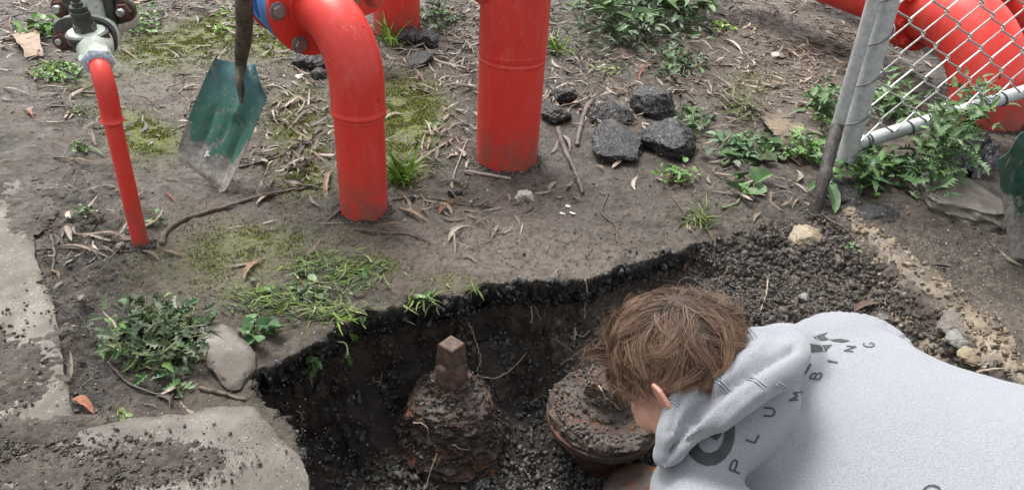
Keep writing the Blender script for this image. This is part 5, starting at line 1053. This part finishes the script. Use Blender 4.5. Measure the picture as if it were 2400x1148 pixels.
# peeling bark sheet
def sheet(name, label, cat, pts, mat, amp, seed, lift, thick=.003, arch=0., n=18):
    w = np.array([hit(a, b) for a, b in pts]); u = np.linspace(0, 1, n); V = []
    for i in range(n):
        for j in range(n): a, b = u[i], u[j]; V.append(w[0]*(1-a)*(1-b)+w[1]*a*(1-b)+w[2]*a*b+w[3]*(1-a)*b)
    V = np.array(V); ii, jj = np.meshgrid(u, u, indexing='ij'); ed = np.minimum.reduce([ii, jj, 1-ii, 1-jj]).ravel()
    V = V+fbm(V*14, seed, 4)[:, None]*.012*(ed < .12)[:, None]; V[:, 2] += lift+amp*np.abs(fbm(V[:, :2]*18, seed+3, 4))+arch*np.sin(math.pi*jj.ravel()); N = n*n
    Fc = [[i*n+j, (i+1)*n+j, (i+1)*n+j+1, i*n+j+1] for i in range(n-1) for j in range(n-1)]; Fc += [[N+q for q in f[::-1]] for f in Fc]
    b0_ = w[0].copy(); g = G(); g.add(np.concatenate([V, V-[0, 0, thick]])-b0_, Fc); o = g.obj(name, mat); o.location = b0_; return tag(o, label, cat)
sheet('bark_sheet', 'curled sheet of pale brown peeled bark at the far left behind the valve', 'bark', [(28, 92), (92, 78), (104, 140), (62, 140)], M['bark'], .012, 3, .02, arch=.04)
sheet('bark_sheet', 'wide pale bark strip lying at the top edge right of the green valve', 'bark', [(235, 6), (350, -20), (345, 8), (240, 22)], M['bark'], .01, 5, .01, arch=.02)
sheet('black_plastic_sheet', 'crumpled shiny black plastic on the ground between the gate weeds and the right shovel', 'plastic', [(2185, 350), (2310, 330), (2330, 425), (2215, 425)], M['plastic'], .10, 7, .02, arch=.05, n=34)
# stones
def stone(px, py, rx, ry, hz, ang, mat, label, name='stone', cat='stone', sub=4, rough=.30, cuts=9, fine=.22, lift=.25, seed=None, scale=1.):
    c = hit(px, py); dist = np.linalg.norm(c-CP); m = dist/F; elev = (CAM_H-c[2])/dist
    v, f = rockv(sub, seed or int(px*7+py), rough, cuts, fine); v = v*(1+(.055*fbm(v*11+px, 9, 4, .7)*(mat is M['tar'])))[:, None] if sub > 2 else v; v = v*np.array([rx*m, ry*m/max(elev, .35)*.9, hz*m]); v = v@euler(RNG.uniform(-.15, .15), RNG.uniform(-.15, .15), math.radians(-ang)).T
    if sub <= 2: v, f = hullv(seed or int(px), 9, (rx*m, ry*m/max(elev, .35)*.9, hz*m), .4)
    g = G(); g.add(v, f.tolist()); o = g.obj(name, mat, None, sub > 2); o.location = c+[0, 0, hz*m*lift]; return tag(o, label, cat)
M['tanstone'] = m_conc('tan_sandstone', (.25, .20, .13), (.17, .13, .085), mudt=(.58, .68)); M['whitish'] = m_conc('pale_grey_lump', (.42, .39, .35), (.26, .24, .21), mudt=(.54, .64)); M['greystone'] = m_conc('grey_concrete_bit', (.19, .19, .175), (.13, .13, .12), mudt=(.56, .66))
stone(1890, 562, 34, 26, 22, 10, M['tanstone'], 'round tan stone on dark rubble left of the broken paving edge')
stone(2242, 800, 24, 20, 16, 40, M['greystone'], 'small blue-grey stone at the end of the crumbling paving edge')
stone(2272, 832, 36, 18, 14, 8, M['tanstone'], 'flat tan stone right of the blue-grey one above his back'); stone(2075, 752, 24, 14, 12, -10, M['clod2'], 'flat brown stone in the rubble above his shoulder')
stone(1885, 700, 14, 9, 9, 0, M['greystone'], 'small grey stone in the middle of the rubble above the hood'); stone(2228, 755, 24, 30, 14, 40, M['clod2'], 'brown square lump at the lower end of the paving edge')
stone(1230, 466, 22, 16, 14, 0, M['whitish'], 'crumpled pale grey lump on mud below the thickest pipe', 'pale_lump', 'lump', 4, .5, 5, .25)
for k, (dx, dy, r, lb) in enumerate(((0, -10, 9, 'top piece'), (-12, 8, 9, 'left piece'), (10, 6, 11, 'right piece'))): stone(1330+dx, 494+dy, r, r*.6, 3, 30*k, M['white'], f'thin white flake on bare mud, {lb} of the small heap of three', 'white_flake', 'flake', 2, .3, 5, 0, .6)
stone(702, 178, 12, 8, 4, 0, M['white'], 'small white chip left of the bent pipe by the asphalt lump', 'white_chip', 'chip', 2, .2, 6, 0)
stone(1850, 305, 52, 26, 5, -10, M['tan'], 'flat crumbled pale patch of mortar in front of the gate post', 'mortar_patch', 'mortar', 5, .35, 2, .35, .3); stone(1822, 131, 16, 7, 5, 5, M['whitish'], 'small bluish-white bit of rubbish on the gravel near the gate', 'litter_scrap', 'scrap', 3, .5, 3, .2)
stone(2260, 478, 105, 50, 42, 12, M['clod2'] and M['conc'], 'long mud-stained rock ledge under the black plastic', 'rock_ledge', 'rock', 5, .35, 9, .12, -.1)
stone(2060, 505, 60, 22, 20, 15, M['tar'], 'low dark clod below the gate weeds', 'soil_clod', 'clod', 4, .35, 5, .2, -.2); stone(1975, 452, 42, 30, 22, 0, M['tar'], 'dark clod at the foot of the muddy stake', 'soil_clod', 'clod', 4, .35, 5, .2, -.1)
for px, py, rx, ry, hz, an, lb in ((1432, 352, 70, 42, 34, -4, 'largest flat-topped asphalt lump of the group right of the thickest pipe'), (1578, 346, 78, 34, 42, -38, 'long slanting asphalt lump, lowest right of the group'), (1536, 264, 52, 28, 38, -38, 'asphalt lump at the top right of the group, above the long one'), (1428, 280, 58, 20, 26, 4, 'flattish asphalt lump just above the largest one'),
    (1322, 234, 36, 20, 22, -10, 'asphalt lump against the right side of the thickest pipe, upper one'), (1298, 280, 36, 24, 26, 0, 'asphalt lump against the right side of the thickest pipe, lower one'), (735, 150, 42, 24, 30, 0, 'speckled asphalt lump under the bolted red flange'), (955, 100, 34, 18, 24, 0, 'asphalt lump at the foot of the back riser pipe'), (1000, 108, 30, 16, 22, 0, 'asphalt lump just right of the one at the back riser'), (985, 150, 36, 16, 16, 0, 'low asphalt lump below the pair at the back riser'),
    (750, 180, 20, 10, 12, 0, 'small asphalt bit below the speckled lump by the flange'), (1066, 458, 18, 11, 12, 0, 'small black asphalt crumb between the pipe feet, right one'), (962, 466, 14, 9, 10, 0, 'small black asphalt crumb by the grass tuft')):
    stone(px, py, rx, ry, hz*1.12, an, M['tar'], lb, 'asphalt_lump', 'asphalt lump', 5, .24, 12, .13, .35)
stone(532, 597, 1, 1, 1, 0, M['tar'], 'tiny dark crumb', sub=1) if False else None
stone(64, 672, 9, 8, 8, 0, M['tar'], 'small black crumb lying on the concrete path', 'asphalt_crumb', 'asphalt lump', 3, .3, 4, .2); stone(280, 580, 12, 10, 10, 0, M['clod2'], 'rounded pebble left of the thin pipe foot', sub=3); stone(138, 672, 9, 8, 8, 0, M['clod2'], 'rounded grey pebble at the edge of the path', sub=3)

# crumbs and soil banked against the pipe feet
for (px, py, r) in ((330, 574, .03), (854, 494, .10), (1187, 372, .153), (2303, 275, .215), (1908, 498, .03), (930, 76, .165)):
    b_ = P(px, py); n = int(260+r*3000); a_ = RNG.uniform(0, 2*math.pi, n); rr = r+np.abs(RNG.normal(0, .012+r*.06, n)); p = np.c_[b_[0]+rr*np.cos(a_), b_[1]+rr*np.sin(a_), np.zeros(n)]; p[:, 2] = [gz(x_, y_) for x_, y_ in p[:, :2]]; p[:, 2] = np.clip(p[:, 2], -.1, .05)+.012*np.exp(-(rr-r)/.02)*RNG.random(n)
    tag(scatter('soil_collar', CRUMB, p, RNG.uniform(.003, .013, n), randrot(n, 3), M['clod2'] if px in (854, 1187, 330) else M['clod']), kind='stuff')
# ---- plants
def templ(kind, wr, n, k, **kw): return [leaf_t(kind, wr*random.uniform(.8, 1.2), n, random.uniform(-.3, .3), random.uniform(-.35, .1), random.uniform(.1, .5), random.uniform(-1, 1), 100+i, **kw) for i in range(k)]
T_saw = templ('saw', .42, 13, 8); T_lob = templ('lobed', .55, 14, 8); T_oval = templ('oval', .55, 7, 6); T_lance = templ('lance', .22, 9, 8); T_broad = templ('oval', .7, 8, 6)
BLADE = [leaf_t('blade', .035, 8, random.uniform(-.4, .4), random.uniform(-.4, .4), .5, random.uniform(-1, 1), k) for k in range(10)]
LIE = [leaf_t('blade', random.uniform(.07, .14), 9, random.uniform(-.55, .55), random.uniform(-.1, .15), .4, random.uniform(-1, 1), k) for k in range(12)]
def heads(n, elev_lo, elev_hi, az=None):
    """rotations that send +x to a random heading and elevation"""
    a = RNG.uniform(0, 2*math.pi, n) if az is None else az; e = RNG.uniform(elev_lo, elev_hi, n); x = np.c_[np.cos(a)*np.cos(e), np.sin(a)*np.cos(e), np.sin(e)]; y = np.c_[-np.sin(a), np.cos(a), 0*a]; r = RNG.normal(0, .35, n)
    z = np.cross(x, y); y2 = y*np.cos(r)[:, None]+z*np.sin(r)[:, None]; z2 = np.cross(x, y2); return np.stack([x, y2, z2], 2)
def plant(name, label, cat, px, py, groups, stems=0, stem_h=.1, srad=.002, group=None, big=(), smat='stem'):
    base = hit(px, py); T_ = Th(name, label, cat, base, group)
    for gi_, (mat, tm, n, dx, dy, h0, h1, s0, s1, e0, e1) in enumerate(groups):
        q_ = []
        for k in range(n):
            for _ in range(6):
                u, v = RNG.normal(0, .45, 2)
                if u*u+v*v < 1.3: break
            q_.append(hit(px+u*dx, py+v*dy))
        q_ = np.array(q_); q_[:, 2] += RNG.uniform(h0, h1, n); s = RNG.uniform(s0, s1, n); o = scatter('foliage', tm, q_, s, heads(n, e0, e1), M[mat], True); o['kind'] = 'stuff'; T_.part('foliage', o, None)
        if stems and gi_ == 0:
            g = G()
            for k in range(min(stems, n)):
                b_ = base+np.r_[RNG.normal(0, .02, 2), 0]; b_[2] = gz(b_[0], b_[1]); e_ = q_[k]; m_ = (b_+e_)/2+[0, 0, .03]; tube(g, spline([b_, m_, e_], 7), [srad]*7, 5, False)
            o = T_.part('stem', g, M[smat]); o['kind'] = 'stuff'
    return T_
def tuft(label, px, py, n, L0, L1, mat, spread=.02, e0=.7, e1=1.45, name='grass_tuft', group=None):
    base = hit(px, py); T_ = Th(name, label, 'grass', base, group); q_ = base+np.c_[RNG.normal(0, spread, (n, 2)), np.zeros(n)]; R = heads(n, e0, e1); s = RNG.uniform(L0, L1, n)
    for k in range(0, n): pass
    # widths fall off along the blade, tips droop
    o = scatter('blades', DROOP, q_, s, R, M[mat], True); o['kind'] = 'stuff'; T_.part('blades', o, None); return T_
DROOP = [leaf_t('blade', random.uniform(.07, .11), 9, random.uniform(-.25, .25), 0, .5, 0, k) for k in range(10)]
for v, f in DROOP: v[:, 2] -= random.uniform(.1, .55)*v[:, 0]**2.5
tuft('bright green grass tuft growing at the right foot of the bent red pipe', 940, 425, 75, .07, .20, 'grass', .028)
tuft('thin grass tuft in front of the back riser pipe', 912, 106, 26, .10, .24, 'grass', .04, .5)
tuft('bright grass tuft touching the right side of the thickest pipe', 1300, 120, 34, .10, .22, 'grass', .05, .3, 1.2)
tuft('spiky pale grass tuft alone above the trench edge', 1642, 520, 46, .05, .13, 'cut', .03, .15, 1.2)
tuft('small grass sprig hanging over the edge of the hole', 1110, 676, 26, .03, .07, 'cut', .012, -.6, .8)
# pulled grass lying by the hole
def lying(label, px_list, n, s0, s1, mats, name, cat):
    c0 = hit(px_list[0][0], px_list[0][1]); T_ = Th(name, label, cat, c0)
    for mat, share in mats:
        q_ = []; az_ = []
        for k in range(int(n*share)):
            a = px_list[RNG.integers(len(px_list))]; u, v = RNG.normal(0, .5, 2); q_.append(hit(a[0]+u*a[2], a[1]+v*a[3]))
        q_ = np.array(q_); m_ = len(q_); q_[:, 2] += RNG.uniform(.003, .022, m_); az_ = RNG.normal(.2, .8, m_)+np.where(RNG.random(m_) < .5, math.pi, 0)
        o = scatter('cut_blades', LIE, q_, RNG.uniform(s0, s1, m_), heads(m_, -.12, .25, az_), M[mat], True); o['kind'] = 'stuff'; T_.part('cut_blades', o, None)
    return T_
lying('heap of pulled green grass blades lying flat by the left lip of the hole', [(640, 715, 120, 38), (700, 725, 120, 30), (780, 655, 110, 40), (830, 630, 80, 36), (740, 620, 70, 24), (790, 735, 90, 20), (600, 700, 60, 25)], 640, .03, .085, [('cut', .6), ('weed_dull', .28), ('grass', .12)], 'pulled_grass', 'grass')
plant('uprooted_weed', 'limp green weed with lobed leaves hanging over the lip, right of the pulled grass', 'weed', 985, 712, [('weed', T_lob, 12, 60, 22, .0, .03, .03, .06, -.6, .5), ('cut', LIE, 26, 55, 22, 0, .02, .04, .09, -.4, .3)], 4)
plant('pulled_weed', 'limp grey-green leaves tangled in the pulled grass by the lip', 'weed', 740, 690, [('weed_dull', T_lob, 46, 190, 60, .0, .02, .03, .06, -.3, .3), ('thistle', T_broad, 14, 190, 60, 0, .02, .025, .05, -.3, .3)], 0)
plant('small_mallow', 'young round-leaved green plant at the left end of the hole lip', 'weed', 610, 790, [('mallow', T_broad, 12, 45, 26, .01, .04, .04, .075, -.3, .4), ('weed', T_lob, 7, 70, 40, .01, .03, .03, .05, -.3, .4)], 6)
plant('wilted_weed', 'heap of wilted dark grey-green leaves lying above the front slab', 'weed', 370, 800, [('weed_dull', T_lob, 230, 120, 80, .01, .08, .03, .075, -.9, .9), ('weed_dull', T_saw, 120, 130, 85, .0, .06, .03, .08, -.8, .8), ('weed', T_saw, 34, 120, 90, .02, .07, .03, .07, -.6, .8), ('mallow', T_lob, 70, 130, 90, .0, .06, .04, .08, -.6, .7), ('stem', LIE, 60, 120, 80, .02, .08, .05, .12, -.4, .5)], 26)
plant('seedling', 'pale little seedling between wilted weeds and slab', 'weed', 435, 915, [('thistle', T_lob, 9, 22, 12, .005, .02, .02, .045, 0, .6)], 3)
plant('seedling', 'tiny yellow-green sprig at the upper edge of the slab', 'weed', 290, 976, [('cut', T_oval, 8, 18, 6, .004, .012, .015, .03, 0, .5)], 2)
plant('chickweed', 'low bright small-leaved weed left of the thin pipe elbow', 'weed', 135, 178, [('weed', T_oval, 150, 70, 26, .005, .05, .018, .04, -.1, .8), ('grass', T_oval, 60, 60, 22, .01, .05, .015, .035, 0, .8)], 14)
plant('chickweed', 'bright small-leaved weed patch right of the pale green valve', 'weed', 312, 50, [('weed', T_oval, 260, 80, 40, .005, .07, .02, .05, -.1, .8), ('weed_dull', T_oval, 80, 90, 40, .0, .04, .02, .045, -.1, .6)], 14)
plant('chickweed', 'green weed half hidden behind the left side of the valve', 'weed', 110, 80, [('weed', T_broad, 60, 70, 30, .005, .06, .03, .07, -.1, .7)], 8)
plant('seedling', 'small weed beside the thin pipe, level with its middle', 'weed', 190, 355, [('weed', T_oval, 26, 24, 14, .005, .03, .014, .03, 0, .8)], 5)
plant('seedling', 'tiny weed just under the bend of the thin pipe', 'weed', 190, 268, [('weed', T_oval, 16, 18, 9, .005, .025, .014, .028, 0, .8)], 4)
plant('seedling', 'tiny weed right of the thin pipe foot', 'weed', 370, 520, [('weed', T_oval, 14, 22, 14, .005, .03, .014, .03, 0, .8)], 4)
plant('seedling', 'feathery little weed left of the thin pipe foot', 'weed', 200, 505, [('thistle', T_saw, 22, 24, 22, .004, .03, .02, .04, 0, .8)], 4)
plant('seedling', 'small weed on the moss near the top, left of the shovel handle', 'weed', 515, 75, [('grass', T_lance, 14, 16, 10, .004, .02, .04, .09, 0, .6)], 0)
plant('seedling', 'second small weed on the moss, nearer the top edge', 'weed', 520, 35, [('grass', T_lance, 16, 20, 10, .004, .02, .04, .09, 0, .6)], 0)
plant('seedling', 'tiny three-leaved plant in the moss between the two front pipes', 'weed', 1020, 296, [('weed', T_oval, 9, 14, 7, .004, .015, .02, .035, 0, .5)], 0)
plant('seedling', 'tiny yellow-green sprout on the mud between pipe feet', 'weed', 1138, 482, [('cut', T_oval, 7, 9, 6, .004, .02, .012, .025, 0, .8)], 0)
plant('weed_bush', 'sprawling dull green weed bush with long bright leaves on top, at the top edge', 'weed', 1480, 70, [('weed_dull', T_lob, 330, 190, 75, .0, .16, .05, .11, -.3, .8), ('mallow', T_saw, 140, 200, 80, .0, .14, .05, .11, -.3, .8), ('thistle', T_lance, 90, 170, 45, .08, .24, .10, .24, -.1, .7)], 40)
plant('tall_weed', 'bright long-leaved weed at the top edge right of the thickest pipe', 'weed', 1420, 12, [('weed', T_lance, 110, 90, 30, .05, .25, .08, .18, 0, 1.)], 10)
plant('tall_weed', 'long pale-leaved weed reaching right across the top edge', 'weed', 1590, 30, [('thistle', T_lance, 100, 110, 36, .04, .22, .12, .28, -.1, .7), ('weed', T_lance, 50, 110, 36, .04, .2, .10, .24, 0, .7)], 10)
plant('weed_clump', 'dark small weed at the right foot of the back riser pipe', 'weed', 1025, 62, [('weed_dull', T_lob, 90, 60, 34, .0, .12, .05, .10, -.2, .8), ('weed', T_saw, 20, 50, 30, .04, .12, .04, .09, 0, .8)], 10)
plant('weed_clump', 'trailing dark weed below the bushy one, near the asphalt lumps', 'weed', 1590, 155, [('weed_dull', T_lob, 110, 70, 45, .0, .06, .04, .09, -.3, .6), ('thistle', T_broad, 20, 70, 45, .02, .06, .03, .06, -.3, .6)], 16)
plant('weed_clump', 'low yellow-green weed in the litter under the bush', 'weed', 1432, 165, [('cut', T_oval, 50, 50, 18, .004, .03, .02, .04, 0, .6)], 0)
plant('weed_clump', 'trodden grey-green leaves right of the slanting asphalt lump', 'weed', 1625, 290, [('weed_dull', T_lob, 46, 50, 50, .0, .04, .04, .10, -.2, .5), ('thistle', T_broad, 18, 45, 50, .01, .03, .04, .08, -.2, .4)], 8)
plant('weed_clump', 'fresh little weed under the slanting asphalt lump', 'weed', 1588, 420, [('weed', T_oval, 60, 46, 24, .005, .05, .02, .045, 0, .8), ('cut', T_oval, 24, 46, 28, .004, .03, .02, .04, 0, .8)], 10)
plant('flattened_weed', 'flattened broad-leaved weed in the middle of the mud before the gate', 'weed', 1745, 355, [('weed_dull', T_broad, 34, 90, 55, .0, .02, .05, .09, -.3, .3), ('mallow', T_saw, 90, 70, 34, .01, .05, .03, .07, -.3, .5), ('thistle', T_broad, 22, 90, 60, .0, .02, .04, .09, -.3, .3)], 14)
plant('flattened_weed', 'two-leaved pale plant below the flattened broad-leaved one', 'weed', 1752, 440, [('thistle', T_broad, 9, 32, 26, .0, .03, .06, .11, 0, .5)], 3)
plant('dry_stalks', 'tangle of thin dry stalks in the mud above the flattened weed', 'stalks', 1740, 260, [('stem', LIE, 70, 60, 50, .0, .04, .08, .20, -.1, .4)], 8)
plant('weed_clump', 'small bright weed on gravel at the top near the gate', 'weed', 1690, 68, [('grass', T_oval, 50, 34, 14, .004, .05, .03, .05, 0, .6)], 0)
# plants round the gate foot
plant('sow_thistle', 'prickly-leaved weed behind the stake, left of the gate post', 'weed', 1935, 262, [('thistle', T_saw, 60, 50, 50, .0, .12, .06, .13, -.1, .8), ('weed', T_lob, 30, 60, 50, .0, .1, .05, .10, 0, .8)], 14)
plant('sow_thistle', 'low leafy weed left of the muddy stake foot', 'weed', 1880, 358, [('weed', T_saw, 60, 66, 30, .0, .07, .05, .11, -.1, .6), ('thistle', T_lance, 22, 70, 36, .01, .08, .06, .12, 0, .6)], 14)
plant('sow_thistle', 'toothed leaves seen through the lower wire mesh right of the post', 'weed', 2085, 262, [('thistle', T_saw, 80, 70, 46, .0, .16, .06, .14, -.1, .8), ('mallow', T_lob, 30, 70, 40, .0, .1, .06, .12, -.1, .8)], 16)
plant('sow_thistle', 'tall jagged pale green weed growing up over the bottom rail', 'weed', 2190, 405, [('thistle', T_saw, 170, 80, 90, .05, .34, .05, .11, -.3, .9), ('thistle', T_lob, 120, 60, 110, .0, .26, .05, .11, -.3, .9), ('weed', T_saw, 50, 90, 60, .1, .36, .04, .09, -.2, .9)], 34)
plant('sow_thistle', 'bunch of small toothed leaves at the right end of the rail', 'weed', 2250, 330, [('thistle', T_saw, 90, 60, 36, .12, .34, .04, .09, -.3, .9)], 14)
plant('sow_thistle', 'dark leafy weed under the post foot and the rail', 'weed', 2020, 420, [('mallow', T_saw, 90, 80, 46, .0, .12, .06, .12, -.3, .6), ('weed', T_saw, 34, 80, 46, .03, .14, .05, .11, -.1, .7)], 20)
T_ = plant('mallow', 'mallow with large round pleated leaves under the bottom rail', 'weed', 2120, 420, [('mallow', T_lob, 30, 70, 40, .0, .08, .05, .10, -.3, .5)], 8)
def round_leaf(T_, px, py, dist_off, R_, tilt, az_, mat='mallow'):
    c = hit(px, py); d = nrm(CP-c); c = c+d*dist_off; nb = 7; th = np.linspace(-2.75, 2.75, 57); rad = R_*(.80+.16*np.abs(np.cos(th*nb/2.0/1.0*.5*2))+.05*np.cos(th*35)); V = [np.zeros(3)]; rr_ = (.35, .7, 1.)
    for q_ in rr_:
        z = .10*R_*q_*np.cos(th*nb)+.25*R_*q_**2; V += [np.array([rad[i]*q_*math.cos(th[i]), rad[i]*q_*math.sin(th[i]), z[i]-.1*R_]) for i in range(57)]
    Fc = [[0, 1+i, 2+i] for i in range(56)]; Fc += [[1+a*57+i, 1+(a+1)*57+i, 2+(a+1)*57+i, 2+a*57+i] for a in range(2) for i in range(56)]
    Rm = euler(0, 0, az_)@euler(0, tilt, 0); V = np.array(V)@Rm.T+c; g = G(); g.add(V, Fc); T_.part('leaf', g, M[mat]); g = G(); b_ = T_.base; tube(g, spline([b_, (b_+c)/2+[0, 0, .03], c], 8), [.0025]*8, 6, False); T_.part('leaf_stalk', g, M['stem'])
for a in ((2105, 388, .10, .085, .75, -1.7), (2065, 400, .06, .05, .5, -2.4), (2150, 402, .06, .05, .6, -1.0), (2205, 460, .05, .06, .9, -1.3), (2030, 345, .07, .05, .5, -2.), (2180, 440, .07, .05, .8, -.8), (2000, 450, .03, .04, .7, -1.8)): round_leaf(T_, *a)
def big_leaf(T_, pts, w, mat):
    a = hit(*pts[0])+[0, 0, .05]; b = hit(*pts[1])+[0, 0, .03]; L = np.linalg.norm(b-a); v, f = leaf_t('oval', w/L, 11, .1, -.1, .3, .4, 5); ex = nrm(b-a); ey = nrm(np.cross((0, 0, 1), ex)); ez = np.cross(ex, ey); g = G(); g.add(a+(v[:, :1]*ex+v[:, 1:2]*ey+v[:, 2:3]*ez)*L, f.tolist()); T_.part('leaf', g, M[mat])
T_ = plant('young_weed', 'young plant with pointed broad leaves at the very foot of the muddy stake', 'weed', 1935, 445, [('thistle', T_broad, 4, 30, 12, .02, .05, .04, .06, 0, .6)], 3)
for pts, w in (([(1938, 452), (1955, 505)], .05), ([(1920, 445), (1888, 455)], .035), ([(1945, 430), (1965, 440)], .03), ([(1915, 458), (1908, 500)], .035)): big_leaf(T_, pts, w, 'thistle')
plant('seedling', 'small bright sprig on the rubble right of the tan stone', 'weed', 1993, 592, [('thistle', T_oval, 10, 12, 10, .004, .03, .012, .03, 0, .8)], 0)
plant('seedling', 'tiny bright two-leaf sprout under the mallow', 'weed', 2048, 462, [('grass', T_oval, 6, 8, 5, .004, .02, .014, .03, 0, .8)], 0)
# limp weeds hanging into the hole
def hanging(label, pts, rad, leafpx, mat, name='hanging_weed'):
    w = []
    for i, (a, b) in enumerate(pts): h = hit(*pts[0]); d = nrm(P(a, b)-CP); w.append(CP+d*(np.linalg.norm(h-CP)-.02-.01*i))
    T_ = Th(name, label, 'weed', w[0]); g = G(); tube(g, spline(w, 16), [rad]*16, 6, False); T_.part('stem', g, M['stem'])
    if leafpx:
        n = len(leafpx); q_ = np.array([CP+nrm(P(a, b)-CP)*(np.linalg.norm(w[-1]-CP)-.01) for a, b in leafpx]); o = scatter('leaves', T_oval+T_lob[:2], q_, RNG.uniform(.03, .055, n), heads(n, -1.5, -.6), M[mat], True); o['kind'] = 'stuff'; T_.part('leaves', o, None)
hanging('limp weed stem hanging into the hole under the pulled grass', [(712, 765), (725, 795), (728, 830), (735, 860)], .0035, [(730, 838), (734, 850), (738, 862), (728, 858), (733, 845), (738, 840)], 'thistle')
hanging('single drooping leaf on a thin stalk over the dark hole', [(790, 800), (810, 805), (815, 825), (811, 838)], .003, [(812, 832), (811, 834)], 'weed')
hanging('short sprig with one bright leaf drooping at the lip', [(845, 745), (850, 760), (858, 770)], .003, [(818, 778), (822, 785), (858, 742)], 'weed')
# roots
def root(pts, r, label, lift=.02, name='root', allo=False, d1=None):
    w = []
    for a, b in pts:
        h = (ray_all(a, b)[0] if allo else hit(a, b)); w.append(h+nrm(CP-h)*lift)
    w = np.array(w)
    if d1 is not None: d0 = np.linalg.norm(w[0]-CP); w = np.array([CP+nrm(P(a, b)-CP)*(d0+(d1)*i/(len(pts)-1)) for i, (a, b) in enumerate(pts)])
    p = spline(w, 9*len(w)); p = p+fbm(p*60, int(pts[0][0]), 3)[:, None]*.005; g = G(); tube(g, p-p[0], np.linspace(r, r*.45, len(p)), 6, True); o = g.obj(name, M['root_pale']); o.location = p[0]; return tag(o, label, 'root')
M['root_pale'] = m_simple('pale_root_skin', (.42, .36, .27), (.27, .21, .15), 60, .7)
root([(1347, 768), (1348, 850), (1356, 900), (1352, 960), (1335, 1000), (1318, 1022)], .0032, 'long pale root hanging down beside the rusty bonnet, left one', .03, d1=.02)
root([(1352, 775), (1345, 800), (1358, 850), (1372, 900), (1385, 945)], .0032, 'pale root hanging to the right of the longest one', .03, d1=.02)
root([(1345, 775), (1362, 788), (1382, 776)], .003, 'short hooked root tip above the hanging pair', .02); root([(1098, 756), (1112, 790), (1120, 815), (1126, 840), (1118, 872)], .0030, 'thin pale root on the back wall right of the square nut', .015)
root([(1093, 876), (1150, 886), (1185, 874), (1212, 852), (1232, 828)], .0030, 'curved brown root sweeping right from the stem nut', .02); root([(1372, 655), (1378, 690), (1370, 720), (1372, 745)], .0028, 'thin pale root on the mud shelf left of his hair', .012)
root([(1380, 870), (1405, 905), (1420, 930), (1455, 960)], .0035, 'reddish root lying over the rusty bonnet by his face', .012, allo=True); root([(1242, 712), (1248, 735), (1246, 755)], .004, 'looped brown root under the black lip', .015)
root([(1025, 1060), (1010, 1100), (1000, 1135)], .0028, 'pale root on the front of the near valve, lowest', .008, allo=True); root([(970, 988), (1000, 1000), (1005, 1030), (1020, 1048)], .0028, 'pale root across the mud on the near valve, left', .008, allo=True); root([(1062, 1040), (1075, 1050), (1100, 1052)], .0032, 'bright little root on the near valve, right', .008, allo=True)
root([(1800, 655), (1795, 690), (1780, 735)], .0035, 'orange-brown rootlet on the rubble above the hood', .012); root([(2290, 870), (2350, 862), (2410, 858)], .004, 'thin root across the soil at the right edge', .012); root([(735, 860), (728, 890), (735, 905)], .002, 'hair-thin root in the shaded left end of the hole', .015)
rp_, rn_ = pick(pit*(1-facing)*(1-ss(.0, .25, -.35-GP[:, 2]))+.02*pit, 170); RT = []
for k in range(10):
    rg = np.random.default_rng(k); p = np.c_[np.linspace(0, 1, 9), np.cumsum(rg.normal(0, .09, 9)), np.cumsum(rg.normal(0, .07, 9))]; g = G(); tube(g, p, np.linspace(.014, .006, 9), 4, False); RT.append((g.v[0], np.array(g.f)))
tag(scatter('fine_roots', RT, rp_+rn_*.006, RNG.uniform(.03, .13, len(rp_)), heads(len(rp_), -1.7, -.5), M['root'], True), kind='stuff')
